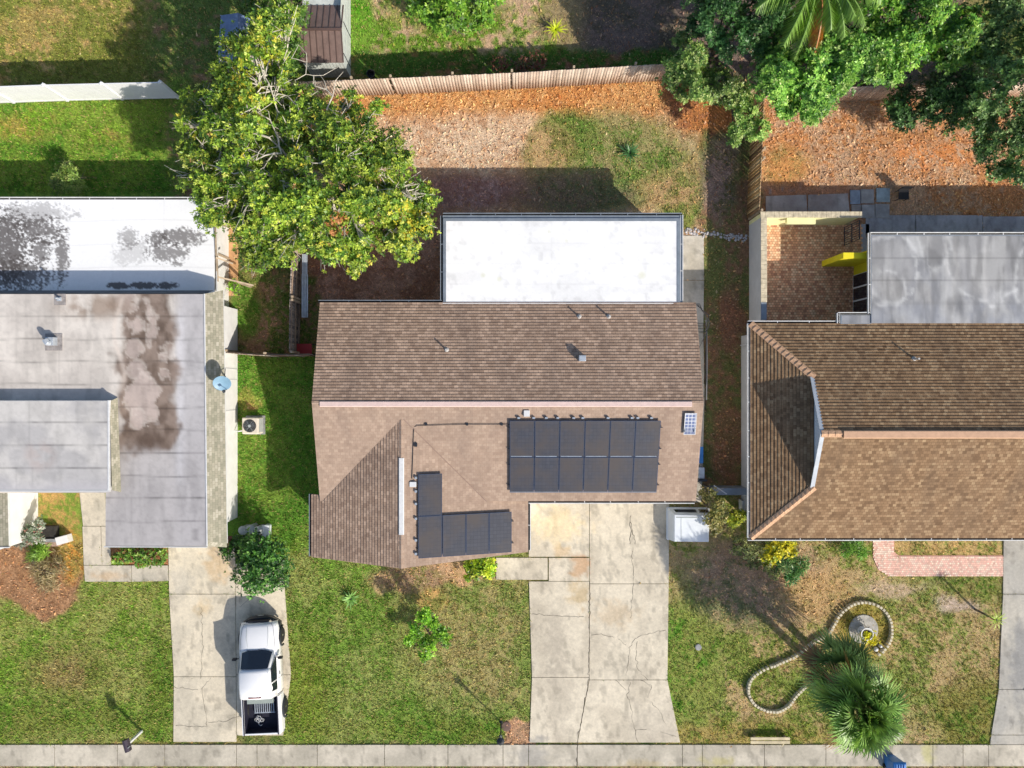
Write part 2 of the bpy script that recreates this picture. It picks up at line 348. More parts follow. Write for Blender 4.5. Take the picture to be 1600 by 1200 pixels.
# shape, softness, colour A, colour B, noise wavelength (px), bias, grass A, grass B, litter
ZONES = [
 (R_, (-90000, -90000, 90000, 90000), 4, (150,140,88), (108,128,62), 60, .5, .4, .7, .05),
 # yards behind the back fence
 (R_, (-900, -500, 330, 136), 8, (205,174,112), (140,146,66), 34, .42, .5, .9, .1),
 (E_, (40, 40, 60, 26), 12, (180,160,95), (128,150,60), 20, .6, .8, 1, .0),
 (R_, (230, -300, 500, 132), 25, (172,134,104), (118,140,70), 40, .35, .3, .8, .4),
 (R_, (545, -300, 1130, 128), 8, (214,180,146), (120,160,50), 36, .56, .1, 1, .5),
 (E_, (700, 15, 90, 34), 14, (110,150,40), (190,170,110), 22, .5, 1, .4, .1),
 (E_, (560, 45, 26, 60), 10, (98,160,36), (130,170,60), 22, .3, 1, .8, .0),
 (E_, (900, 30, 60, 50), 12, (150,150,70), (170,150,110), 20, .4, .6, .2, .2),
 (R_, (905, -200, 1500, 130), 22, (136,116,106), (110,100,84), 26, .5, .0, .1, .8),
 (R_, (545, 80, 1060, 128), 8, (168,118,90), (90,130,50), 40, .35, .1, .8, .5),
 # yard behind left house
 (R_, (-900, 156, 300, 330), 5, (102,148,46), (140,168,64), 30, .5, 1, 1, .0),
 (E_, (30, 195, 60, 20), 12, (176,160,80), (130,168,50), 18, .5, .8, 1, .0),
 (E_, (165, 215, 40, 14), 12, (178,160,90), (130,168,50), 16, .5, .8, 1, .0),
 (R_, (262, 120, 300, 330), 12, (180,140,110), (120,150,60), 26, .4, .2, .6, .4),
 (R_, (292, 130, 560, 470), 16, (158,118,92), (106,120,60), 34, .4, .1, .4, .8),
 # main back yard
 (R_, (520, 132, 1172, 480), 10, (226,194,158), (204,160,120), 14, .45, .02, .05, 1.0),
 (R_, (470, 330, 700, 480), 22, (206,160,136), (168,122,98), 14, .5, .0, .0, 1.6),
 (Q_, ((500,128),(1060,118),(1110,150),(1100,178),(1010,176),(840,182),(760,178),(640,190),(540,196)), 14, (208,146,86), (222,170,112), 10, .5, .0, .05, 2.6),
 (Q_, ((1030,120),(1130,120),(1175,170),(1150,300),(1110,290),(1090,220),(1050,180)), 12, (206,138,80), (176,120,84), 9, .5, .0, .0, 1.8),
 (E_, (700, 225, 130, 42), 22, (232,204,174), (210,168,132), 9, .5, .0, .0, 1.4),
 (E_, (955, 250, 128, 72), 20, (118,146,66), (170,160,108), 13, .52, .8, .35, .35),
 (E_, (885, 205, 48, 32), 12, (104,140,56), (140,150,80), 14, .4, 1, .8, .1),
 (E_, (860, 235, 40, 40), 16, (140,140,76), (200,168,120), 14, .5, .8, .2, .3),
 (E_, (1062, 330, 36, 34), 9, (100,146,44), (150,156,84), 14, .45, 1, .8, .1),
 (E_, (900, 305, 100, 34), 14, (128,134,92), (150,130,104), 12, .5, .7, .3, .5),
 (E_, (1060, 300, 60, 30), 14, (196,164,118), (140,146,80), 12, .5, .3, .8, .4),
 (E_, (730, 300, 90, 30), 14, (196,160,150), (170,126,112), 8, .5, .0, .0, 1.4),
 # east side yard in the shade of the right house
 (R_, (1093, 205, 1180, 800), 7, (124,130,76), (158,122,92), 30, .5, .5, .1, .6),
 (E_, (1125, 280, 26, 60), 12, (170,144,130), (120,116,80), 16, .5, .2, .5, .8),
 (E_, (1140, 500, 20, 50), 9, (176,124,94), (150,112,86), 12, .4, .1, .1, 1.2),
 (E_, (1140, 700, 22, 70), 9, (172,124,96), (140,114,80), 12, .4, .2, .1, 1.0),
 # right back yard
 (R_, (1190, 130, 2300, 350), 8, (206,148,98), (208,172,140), 24, .52, .0, .05, 2.4),
 (E_, (1450, 245, 70, 22), 12, (206,178,150), (226,150,90), 12, .5, .0, .0, 1.0),
 (E_, (1230, 260, 40, 30), 14, (176,150,90), (220,160,100), 12, .5, .4, .0, 1.0),
 (R_, (1190, 290, 1360, 345), 8, (170,162,164), (190,140,110), 30, .4, .0, .0, .4),
 # left side yard
 (R_, (330, 432, 494, 557), 6, (176,136,106), (110,134,56), 24, .5, .3, .9, .9),
 (E_, (385, 480, 26, 50), 9, (96,140,44), (120,140,60), 20, .4, 1, .8, .1),
 (R_, (352, 557, 540, 905), 5, (100,146,48), (128,158,62), 30, .5, 1, 1, .0),
 (E_, (388, 624, 18, 16), 5, (206,156,104), (150,160,70), 10, .4, .1, .6, .6),
 # left front yard
 (R_, (-900, 765, 272, 1166), 5, (128,160,58), (162,168,92), 16, .48, 1, .8, .0),
 (E_, (60, 1120, 170, 26), 16, (112,148,50), (140,150,70), 20, .4, 1, .9, .0),
 (E_, (110, 1050, 60, 34), 24, (166,148,96), (130,142,64), 14, .5, .8, 1, .1),
 (E_, (250, 1080, 24, 80), 9, (100,148,46), (128,150,60), 16, .4, 1, 1, .0),
 (Q_, ((-900,850),(20,845),(130,862),(134,905),(112,952),(75,970),(45,966),(0,930),(-900,900)), 5, (190,146,108), (160,120,86), 10, .5, .02, .0, 1.0),
 (R_, (60, 765, 128, 850), 6, (198,160,96), (130,154,60), 18, .45, .3, 1, .3),
 (E_, (112, 870, 22, 40), 8, (220,150,66), (170,150,80), 12, .4, .1, .5, 1.0),
 (E_, (190, 1165, 70, 5), 3, (196,164,110), (150,150,80), 8, .5, .3, .8, .1),
 (R_, (170, 852, 268, 884), 4, (112,146,46), (200,140,100), 14, .4, 1, .2, .2),
 # middle front lawn
 (R_, (446, 860, 832, 1164), 5, (122,156,60), (158,168,92), 16, .47, 1, .85, .0),
 (Q_, ((620,900),(832,880),(832,1120),(700,1110),(640,1020)), 40, (142,158,80), (176,164,108), 14, .5, .9, .7, .1),
 (E_, (480, 1080, 40, 90), 22, (116,152,46), (140,156,64), 18, .4, 1, 1, .0),
 (E_, (700, 1142, 130, 20), 10, (110,150,52), (140,156,70), 16, .4, 1, 1, .0),
 (E_, (690, 893, 84, 20), 7, (218,176,136), (190,160,110), 10, .45, .1, .3, 1.0),
 (E_, (640, 905, 60, 28), 10, (170,140,110), (140,140,80), 12, .5, .3, .5, .6),
 (E_, (676, 940, 22, 22), 7, (216,172,110), (150,150,80), 10, .5, .3, .6, .8),
 (R_, (786, 1126, 832, 1168), 4, (206,160,124), (170,140,110), 8, .5, .1, .2, .9),
 (E_, (596, 926, 12, 12), 4, (206,176,130), (150,150,80), 8, .5, .2, .6, .2),
 # right front yard
 (R_, (1040, 760, 1566, 1172), 6, (196,170,124), (142,158,74), 20, .48, .35, .9, .15),
 (E_, (1080, 1040, 50, 130), 20, (108,156,50), (150,160,80), 20, .42, 1, .6, .0),
 (E_, (1185, 910, 110, 70), 20, (190,158,130), (130,134,92), 14, .5, .2, .5, .9),
 (E_, (1170, 1150, 130, 22), 10, (128,148,56), (180,160,96), 14, .45, 1, .6, .0),
 (E_, (1480, 1010, 110, 130), 30, (146,160,80), (194,168,120), 14, .5, 1, .4, .0),
 (E_, (1520, 1120, 60, 60), 20, (118,146,56), (156,150,80), 16, .4, 1, .8, .0),
 (E_, (1526, 915, 40, 16), 8, (118,152,60), (160,150,90), 12, .4, 1, .5, .0),
 (E_, (1500, 945, 34, 12), 6, (212,190,172), (170,150,120), 10, .5, .1, .2, .1),
 (E_, (1390, 920, 60, 12), 8, (204,178,150), (150,146,80), 10, .5, .1, .6, .1),
 (E_, (1280, 930, 60, 40), 20, (206,170,120), (170,150,96), 10, .5, .3, .6, .5),
 (R_, (1396, 842, 1570, 870), 4, (200,168,112), (130,146,66), 10, .45, .2, .9, .2),
 (E_, (1350, 985, 44, 44), 8, (196,170,96), (160,150,70), 8, .5, .5, .8, .3),
 # verge and beyond
 (R_, (-900, 1194, 2600, 1212), 3, (150,150,90), (170,150,110), 18, .5, .6, .8, .0),
]
def ground_eval(px, py):
    wx = px + (fbm(px / 26, py / 26, 3) - .5) * 26; wy = py + (fbm(px / 26, py / 26, 9) - .5) * 26
    n = len(px); col = np.zeros((n, 3)); g = np.zeros(n); l = np.zeros(n)
    for i, (k, s, soft, A, B, wl, bias, gA, gB, lit) in enumerate(ZONES):
        f = sd_rect if k == R_ else sd_ell if k == E_ else None
        d = f(wx, wy, *s) if f else sd_poly(wx, wy, s)
        a = sstep(-soft, soft, d)
        m = a > 0
        if not m.any(): continue
        q = wl * .62; t = sstep(bias - .14, bias + .14, .62 * fbm(px[m] / wl, py[m] / wl, 40 + i * 3, 5) + .38 * vn(px[m] / (q * .25), py[m] / (q * .25), 41 + i) + (fbm(px[m] / 75, py[m] / 75, 301, 4) - .5) * .55); t2 = 1
        c = rgbmix(C(*A), C(*B), t)
        am = a[m][:, None]; col[m] = col[m] * (1 - am) + c * am
        g[m] = g[m] * (1 - a[m]) + (gA + (gB - gA) * t) * a[m]; l[m] = l[m] * (1 - a[m]) + lit * a[m]
    v = .74 + .52 * fbm(px / 5, py / 5, 77, 3)
    return col * v[:, None], g, l
paved = []      # polygons (ground px) where no grass or litter is scattered
relief = lambda x, y: -.03 + .03 * fbm(x / 18, y / 18, 5, 3)
XS = np.concatenate([[-40000, -20000, -9000, -5000, -3000], np.arange(-2200, -1000, 60), np.arange(-1000, -100, 12), np.arange(-100, 1700.1, 2.2), np.arange(1712, 2600, 12), np.arange(2600, 3800, 60), [4500, 6000, 9000, 20000, 40000]])
YS = np.concatenate([[-40000, -20000, -9000, -5000, -3000], np.arange(-2200, -980, 60), np.arange(-980, -84, 12), np.arange(-80, 1290, 2.2), np.arange(1300, 2400, 12), np.arange(2400, 3400, 60), [4500, 6000, 9000, 20000, 40000]])
gx, gy = np.meshgrid(XS, YS); sh = gx.shape; gx = gx.ravel(); gy = gy.ravel()
gc, gg, gl = ground_eval(gx, gy)
Vg = np.stack([(gx - 800) / GS, (600 - gy) / GS, relief(gx, gy)], 1)
ii = np.arange(len(gx)).reshape(sh)
Fg = np.stack([ii[:-1, :-1].ravel(), ii[1:, :-1].ravel(), ii[1:, 1:].ravel(), ii[:-1, 1:].ravel()], 1)
struct(npmesh('ground', Vg, Fg, M['ground_mat'], (0, 0, 0), col=gc))

# ================================================================== PAVING
def concol(base=(220, 209, 188), alt=(204, 193, 173), spots=()):
    def f(x, y):
        t = sstep(.35, .65, fbm(x / 40, y / 40, 21, 4)); c = rgbmix(C(*base), C(*alt), t)
        s = sstep(.55, .72, fbm(x / 7, y / 14, 31, 5)) * .26; c = c * (1 - s)[:, None]
        s = sstep(.56, .7, fbm(x / 70, y / 70, 131, 5)) * .08; c = c * (1 - s)[:, None]
        for (cx, cy, rx, ry, cc, st) in spots:
            a = sstep(-.7, .5, 1 - np.sqrt(((x - cx) / rx) ** 2 + ((y - cy) / ry) ** 2) + (fbm(x / 8, y / 8, 51, 4) - .5) * 2.2) * st
            c = c * (1 - a[:, None]) + C(*cc) * a[:, None]
        return c
    return f
def slabs(name, quads, z, cfun, material=None, res=2.6, body=True, gap=.4):
    """concrete slabs, each a quad of ground-pixel corners (NW, NE, SE, SW), shrunk a little for the joints"""
    Vs, Fs, Cs = [], [], []; b = 0; mb = MB()
    for q in quads:
        q = np.array(q, float); c = q.mean(0); q = q + np.sign(c - q) * gap
        nx = max(2, int(np.linalg.norm(q[1] - q[0]) / res)); ny = max(2, int(np.linalg.norm(q[3] - q[0]) / res))
        u, v = np.meshgrid(np.linspace(0, 1, nx), np.linspace(0, 1, ny)); u = u.ravel()[:, None]; v = v.ravel()[:, None]
        p = (q[0] * (1 - u) + q[1] * u) * (1 - v) + (q[3] * (1 - u) + q[2] * u) * v
        tone = 1 + (random.random() - .5) * .05
        Vs.append(np.stack([(p[:, 0] - 800) / GS, (600 - p[:, 1]) / GS, np.full(len(p), z)], 1)); Cs.append(cfun(p[:, 0], p[:, 1]) * tone)
        i = np.arange(nx * ny).reshape(ny, nx) + b
        Fs.append(np.stack([i[:-1, :-1].ravel(), i[1:, :-1].ravel(), i[1:, 1:].ravel(), i[:-1, 1:].ravel()], 1)); b += nx * ny
        # rim
        rim = np.concatenate([i[0, :], i[1:, -1], i[-1, :-1][::-1], i[1:-1, 0][::-1]]) - (b - nx * ny)
        rv = Vs[-1][rim].copy(); lo_ = rv.copy(); lo_[:, 2] = -.06; m = len(rim); k = b
        Vs.append(np.concatenate([rv, lo_])); cc = Cs[-1][rim] * .8; Cs.append(np.concatenate([cc, cc]))
        r = np.arange(m); r2 = (r + 1) % m
        Fs.append(np.stack([k + r, k + m + r, k + m + r2, k + r2], 1)); b += 2 * m
        paved.append([tuple(x) for x in q])
    return struct(npmesh(name, np.concatenate(Vs), np.concatenate(Fs), material or M['concrete'], (0, 0, 0), col=np.concatenate(Cs)))
def cracks(lines, z, parent, w=.017):
    mb = MB()
    for ln in lines:
        pts = []
        for (x0, y0), (x1, y1) in zip(ln[:-1], ln[1:]):
            n = max(2, int(math.hypot(x1 - x0, y1 - y0) / 4))
            for k in range(n):
                t = k / n; pts.append((x0 + (x1 - x0) * t + random.gauss(0, .9), y0 + (y1 - y0) * t + random.gauss(0, .9)))
        pts.append(ln[-1])
        P2 = [P(x, y, 0) for x, y in pts]; vs = []; fs = []
        for i, p in enumerate(P2):
            d = (P2[min(i + 1, len(P2) - 1)] - P2[max(i - 1, 0)]).normalized(); s = Vector((-d.y, d.x, 0)) * w * (.35 + .9 * random.random()) * .5
            vs += [(p.x + s.x, p.y + s.y, z), (p.x - s.x, p.y - s.y, z)]
        for i in range(len(P2) - 1): fs.append((2 * i, 2 * i + 1, 2 * i + 3, 2 * i + 2))
        mb.add(vs, fs)
    return mb.build('crack', M['crack'], parent)
def grid_rows(xl, xr, ys):           # xl, xr: functions of y
    return [[(xl(a), a), (xr(a), a), (xr(b), b), (xl(b), b)] for a, b in zip(ys[:-1], ys[1:])]
ip = lambda pts: (lambda y: float(np.interp(y, [p[0] for p in pts], [p[1] for p in pts])))
cfA = concol(spots=((905, 885, 12, 14, (190,140,90), .6), (878, 862, 10, 8, (196,160,110), .5), (905, 930, 14, 18, (196,170,124), .6),
    (868, 1000, 16, 45, (176,166,150), .55), (875, 1090, 16, 60, (176,166,150), .5), (826, 1170, 24, 18, (160,156,150), .7), (1020, 1130, 30, 30, (190,180,164), .5),
    (960, 960, 30, 16, (204,182,150), .5), (870, 820, 36, 22, (232,208,160), .5)))
xl = ip([(783, 825), (905, 826), (1060, 831), (1110, 829), (1160, 827), (1200, 820)]); xm = ip([(783, 921), (1060, 921), (1110, 910), (1160, 902), (1200, 901)])
xr = ip([(783, 1046), (905, 1045), (1062, 1043), (1110, 1052), (1165, 1064), (1200, 1078)])
dw = slabs('driveway', [[(775, 871), (856, 871), (856, 906), (775, 906)], [(857, 871), (921, 871), (921, 908), (857, 908)]] +
    grid_rows(ip([(0, 826)]), xm, [770, 870]) + grid_rows(xl, xm, [908, 1058, 1160]) +
    grid_rows(xm, xr, [770, 912, 1062, 1160]), .035, cfA)
cracks([[(987, 860), (990, 900), (988, 935), (985, 965)], [(991, 998), (984, 1012), (982, 1030), (978, 1055)], [(991, 998), (1002, 992), (1040, 984)], [(978, 1008), (966, 998)],
    [(994, 1002), (995, 1042), (1000, 1050), (1012, 1062)], [(984, 1064), (981, 1085), (988, 1115), (993, 1150), (1001, 1165), (1002, 1190)], [(1012, 1090), (1018, 1070), (1000, 1062)],
    [(992, 1140), (1010, 1139)], [(1030, 1142), (1056, 1150)], [(924, 991), (940, 990), (960, 996)], [(830, 959), (870, 962), (912, 963)], [(963, 1063), (978, 1078)], [(1018, 1098), (1030, 1110), (1040, 1130)]], .0395, dw)
cracks([[(985, 805), (984, 850)], [(985, 815), (992, 850)], [(921, 908), (920, 1060), (902, 1160), (901, 1198)]], .040, dw, .03)
cfL = concol(spots=((322, 950, 12, 12, (214,186,140), .5), (285, 905, 14, 20, (190,184,172), .4), (345, 880, 18, 24, (206,170,120), .5)), base=(222, 210, 187), alt=(204, 194, 174))
xl2 = ip([(855, 263), (920, 264), (1060, 272), (1160, 271)]); xm2 = ip([(855, 368), (1160, 370)]); xr2 = ip([(855, 440), (920, 446), (1000, 454), (1100, 456), (1160, 440)])
dl = slabs('driveway', grid_rows(xl2, xm2, [845, 928, 1057, 1159]) + grid_rows(xm2, xr2, [880, 1054, 1149]), .035, cfL)
cracks([[(316, 950), (317, 1010), (314, 1060)], [(316, 1077), (323, 1120), (324, 1135), (275, 1133)], [(272, 1073), (310, 1077)], [(316, 1077), (330, 1058)], [(326, 1128), (350, 1126), (376, 1118)], [(318, 1158), (320, 1190)]], .0395, dl)
slabs('walkway', [[(124, 766), (164, 766), (168, 822), (130, 822)], [(129, 822), (158, 822), (160, 883), (131, 883)], [(131, 883), (206, 883), (206, 909), (133, 909)], [(206, 883), (263, 883), (264, 908), (206, 909)], [(158, 822), (172, 822), (174, 883), (160, 883)]],
    .03, concol(base=(206, 196, 178), alt=(190, 182, 166), spots=((165, 900, 20, 6, (200,160,110), .4),)))
slabs('side_walkway', [[(1060, 368), (1100, 368), (1100, 438), (1060, 438)], [(1060, 438), (1100, 438), (1099, 520), (1060, 520)], [(1060, 520), (1099, 520), (1101, 620), (1060, 620)], [(1060, 620), (1101, 620), (1099, 700), (1060, 700)], [(1060, 700), (1099, 700), (1096, 785), (1060, 785)]],
    .03, concol(base=(206, 198, 184), alt=(182, 176, 164), spots=((1085, 420, 14, 30, (170,160,140), .4),)))
xs = [-400, -230, -100, 0, 86, 184, 258, 370, 402, 496, 601, 700, 786, 826, 902, 1066, 1097, 1194, 1290, 1390, 1457, 1504, 1544, 1640, 1760, 1900, 2000]
slabs('sidewalk', [[(a, 1163), (b, 1163), (b, 1197), (a, 1197)] for a, b in zip(xs[:-1], xs[1:])], .04,
    concol(base=(204, 195, 178), alt=(184, 176, 160), spots=((830, 1180, 22, 16, (160,156,150), .6), (1120, 1190, 20, 8, (190,180,90), .4), (1450, 1180, 8, 16, (196,190,110), .5), (1000, 1195, 30, 6, (180,160,110), .4))))
dr = slabs('driveway', grid_rows(ip([(845, 1568), (1050, 1564), (1100, 1556), (1160, 1546)]), ip([(0, 1720)]), [780, 928, 1077, 1148, 1163]), .035,
    concol(base=(190, 184, 172), alt=(170, 166, 158), spots=((1595, 1030, 14, 60, (140,140,140), .6), (1600, 900, 30, 30, (180,176,168), .5))))
slabs('patio', [[(1352, 336), (1430, 336), (1430, 372), (1352, 372)], [(1430, 336), (1535, 336), (1535, 372), (1430, 372)], [(1535, 338), (1640, 338), (1640, 380), (1535, 380)], [(1345, 350), (1358, 350), (1358, 420), (1345, 420)]],
    .03, concol(base=(178, 180, 190), alt=(160, 160, 170)))
slabs('patio', [[(1196, 306), (1260, 304), (1262, 338), (1196, 338)], [(1262, 304), (1325, 302), (1328, 338), (1262, 338)]], .02, concol(base=(184, 180, 182), alt=(160, 150, 150)))
# road and kerb below the frame
struct(MB().box((-60, (600 - 1222) / GS, -.1), (60, (600 - 1212) / GS, .05)).build('kerb', M['curb'], wloc=(0, 0, 0), bevel=.02))
struct(MB().box((-300, (600 - 1460) / GS, -.12), (300, (600 - 1222) / GS, .006)).build('road', M['asphalt'], wloc=(0, 0, 0)))
paved.append([(-900, 1210), (2600, 1210), (2600, 1500), (-900, 1500)])
# stepping slabs by the patio
for i, (a, b, c, d) in enumerate([(1328, 297, 1344, 319), (1345, 296, 1365, 318), (1369, 294, 1390, 316), (1330, 320, 1345, 340), (1346, 320, 1366, 341), (1367, 319, 1389, 341)]):
    p0 = P(a, d, 0); p1 = P(c, b, 0)
    o = MB().box((p0.x, p0.y, -.02), (p1.x, p1.y, .035 + .004 * i)).build('paving_slab', mat('slab_%d' % i, alb(*[(150,165,185), (176,176,178), (170,190,200), (160,155,155), (178,178,182), (172,172,176)][i]), .9, .2, 3, bm=.3), bevel=.01)
    tag(o, ['bluish grey paving slab, upper left of the six behind the courtyard', 'pale grey paving slab, upper middle of the six behind the courtyard', 'light blue grey paving slab, upper right of the six behind the courtyard',
        'brownish grey paving slab, lower left of the six behind the courtyard', 'grey paving slab, lower middle of the six behind the courtyard', 'grey paving slab, lower right of the six behind the courtyard'][i], 'paving slab', 'loose square slabs behind the courtyard wall')
    paved.append([(a, b), (c, b), (c, d), (a, d)])
# brick paths: painted brick by brick
def bricks(name, region_fn, x0, y0, x1, y1, cols, z, bw=6.2, bh=3.2, jit=.0, herring=True):
    mb_v, mb_f, mb_c = [], [], []; k = 0
    nx = int((x1 - x0) / bw) + 1; ny = int((y1 - y0) / bh) + 1
    cols = [C(*c) for c in cols]
    for j in range(ny):
        for i in range(nx):
            cx = x0 + (i + (.5 if j % 2 else 0)) * bw; cy = y0 + j * bh
            if not region_fn(cx, cy): continue
            hw, hh = bw / 2 - .22, bh / 2 - .22
            zz = z + random.random() * .006
            for dx, dy in ((-hw, -hh), (-hw, hh), (hw, hh), (hw, -hh)): mb_v.append(((cx + dx - 800) / GS, (600 - cy - dy) / GS, zz))
            c = cols[int(random.random() ** 1.0 * len(cols)) % len(cols)] * (.85 + .3 * random.random())
            mb_c += [c] * 4; mb_f.append((k, k + 1, k + 2, k + 3)); k += 4
    return struct(npmesh(name, np.array(mb_v), np.array(mb_f), M['paver'], (0, 0, 0), col=np.array(mb_c)))
def inpath(x, y):
    if y < 868: return 1364 + max(0, (y - 862)) * .3 < x < 1396 and y > 838
    r = (x > 1372 if y < 890 else x > 1372 + (y - 890) * 1.5) if y > 880 else x > 1366
    return r and x < 1569 and y < 899
struct(MB().prism([P(1364, 838).xy, P(1397, 838).xy, P(1397, 862).xy, P(1404, 868).xy, P(1570, 868).xy, P(1570, 900).xy, P(1390, 900).xy, P(1372, 890).xy, P(1364, 870).xy], -.03, .012).build('path_bed', mat('path_sand', alb(226, 176, 160), .9, .1), wloc=(0, 0, 0)))
bricks('brick_path', inpath, 1362, 840, 1572, 902, [(238,196,178), (244,210,192), (234,188,170), (248,218,200), (238,192,176)], .026, 3.1, 3.1)
paved.append([(1364, 838), (1397, 838), (1400, 868), (1570, 868), (1570, 900), (1385, 900), (1364, 885)])
struct(MB().prism([P(1172, 352).xy, P(1350, 352).xy, P(1350, 520).xy, P(1172, 520).xy], -.03, .012).build('courtyard_bed', mat('court_sand', alb(170, 115, 85), .9, .2), wloc=(0, 0, 0)))
bricks('courtyard_paving', lambda x, y: True, 1176, 353, 1346, 515, [(240,196,156), (214,162,126), (232,180,142), (196,140,112), (246,202,164), (226,170,132), (230,176,138)], .03, 4.4, 3.8)
paved.append([(1172, 338), (1350, 338), (1350, 520), (1172, 520)])
for q in ([(0, 310), (345, 310), (345, 850), (0, 850)], [(-400, 300), (355, 300), (371, 450), (374, 840), (170, 845), (0, 770), (-400, 830)], [(505, 478), (690, 478), (690, 345), (1060, 345), (1060, 770), (830, 780), (815, 850), (640, 860), (520, 850), (520, 700)], [(1178, 505), (1700, 500), (1700, 820), (1178, 830)], [(1358, 370), (1700, 370), (1700, 520), (1358, 520)]): paved.append(q)
# small utility covers set in the lawn
o = MB().lathe((*P(1091, 1011).xy, -.02), [(.16, 0), (.16, .06), (.13, .07)], 12).build('meter_cover', M['slab']); tag(o, 'small grey oval utility cover set in the lawn right of the driveway', 'utility cover')
o = MB().lathe((*P(791, 1135).xy, -.02), [(.24, 0), (.24, .05), (.2, .06)], 16).build('meter_cover', mat('cover_brown', alb(120, 95, 85), .8, .2)); tag(o, 'round brown utility cover in the bare patch beside the lamp post', 'utility cover')

# ================================================================== GRASS, LEAF LITTER (stuff)
def unpaved(x, y):
    ok = np.ones(len(x), bool)
    for q in paved: 
        a = np.array(q); m = (x > a[:, 0].min()) & (x < a[:, 0].max()) & (y > a[:, 1].min()) & (y < a[:, 1].max()) & ok
        if m.any(): 
            idx = np.where(m)[0]; d = sd_poly(x[idx], y[idx], q); ok[idx[d > -.6 + 4.2 * fbm(x[idx] / 7, y[idx] / 7, 3, 3) * (RNG.random(len(idx)) < .55)]] = False
    return ok
def scatter(n, x0=-60, y0=-60, x1=1660, y1=1215): return RNG.uniform(x0, x1, n), RNG.uniform(y0, y1, n)
def grass():
    x, y = scatter(300000); c, g, l = ground_eval(x, y)
    k = (RNG.random(len(x)) < g * .95) & unpaved(x, y); x, y, c, g = x[k], y[k], c[k], g[k]
    n = len(x); nb = 3
    X = np.repeat((x - 800) / GS, nb) + RNG.normal(0, .03, n * nb); Y = np.repeat((600 - y) / GS, nb) + RNG.normal(0, .03, n * nb)
    Z = relief(np.repeat(x, nb), np.repeat(y, nb)) - .005
    a = RNG.uniform(0, 6.283, n * nb); hgt = RNG.uniform(.04, .12, n * nb) * (.6 + .5 * np.repeat(g, nb)); ln = RNG.uniform(.03, .11, n * nb); wd = RNG.uniform(.014, .03, n * nb)
    dx, dy = np.cos(a), np.sin(a)
    A = np.stack([X - dy * wd, Y + dx * wd, Z], 1); B = np.stack([X + dy * wd, Y - dx * wd, Z], 1); T = np.stack([X + dx * ln, Y + dy * ln, Z + hgt], 1)
    V = np.stack([A, B, T], 1).reshape(-1, 3); Fc = np.arange(len(V)).reshape(-1, 3)
    cc = np.repeat(c, nb, 0) * np.array([1.14, 1.14, 1.10]) * RNG.uniform(.8, 1.35, (n * nb, 1)) * np.repeat(RNG.uniform(.62, 1.5, (n, 1)), nb, 0) * (1 + RNG.normal(0, .06, (n * nb, 3)))
    dry = RNG.random(n * nb) < .14; cc[dry] = C(205, 180, 120) * RNG.uniform(.7, 1.2, (dry.sum(), 1))
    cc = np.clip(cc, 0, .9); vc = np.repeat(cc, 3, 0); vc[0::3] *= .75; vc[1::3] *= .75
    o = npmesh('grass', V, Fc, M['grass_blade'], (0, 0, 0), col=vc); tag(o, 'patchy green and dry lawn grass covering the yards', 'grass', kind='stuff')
grass()
def litter():
    x, y = scatter(340000); c, g, l = ground_eval(x, y)
    k = (RNG.random(len(x)) < l * .36) & unpaved(x, y); x, y, c = x[k], y[k], c[k]
    n = len(x); X = (x - 800) / GS; Y = (600 - y) / GS; Z = relief(x, y) + RNG.uniform(.003, .06, n)
    a = RNG.uniform(0, 6.283, n); ln = RNG.uniform(.024, .066, n) * np.where(RNG.random(n) < .15, 1.7, 1); wd = ln * RNG.uniform(.28, .5, n)
    dx, dy = np.cos(a), np.sin(a); t1 = RNG.normal(0, .5, n); t2 = RNG.normal(0, .5, n)
    p = lambda u, v, zz: np.stack([X + dx * u * ln - dy * v * wd, Y + dy * u * ln + dx * v * wd, Z + zz], 1)
    V = np.stack([p(-1, 0, -t1 * ln), p(0, -1, -t2 * wd + .006), p(1, 0, t1 * ln), p(0, 1, t2 * wd + .006)], 1).reshape(-1, 3)
    Fc = np.arange(len(V)).reshape(-1, 4)
    pal = np.array([C(216,146,88), C(196,118,66), C(176,116,84), C(232,200,170), C(250,190,120), C(150,92,66), C(176,140,110)])
    cc = pal[RNG.integers(0, len(pal), n)] * RNG.uniform(.7, 1.25, (n, 1)); cc = cc * .42 + c * .78 * RNG.uniform(.4, 1.7, (n, 1))
    o = npmesh('leaf_litter', V, Fc, M['litter'], (0, 0, 0), col=np.repeat(np.clip(cc, 0, .9), 4, 0)); tag(o, 'fallen orange and brown leaves strewn over the back yards', 'fallen leaves', kind='stuff')
litter()
# pale stones crossing the side yard
mb = MB()
for i in range(110):
    t = random.random(); x = 1070 + 100 * t; y = 361 + 12 * t + random.gauss(0, 3.0); p = P(x, y); r = random.uniform(.03, .08)
    mb.lathe((p.x, p.y, -.02), [(r, 0), (r * .9, r * .6), (r * .4, r * .9)], 6)
o = mb.build('gravel_strip', mat('pebble', alb(210, 205, 205), .8, .3, 9)); tag(o, 'line of loose pale pebbles crossing the shaded side yard', 'gravel', kind='stuff')
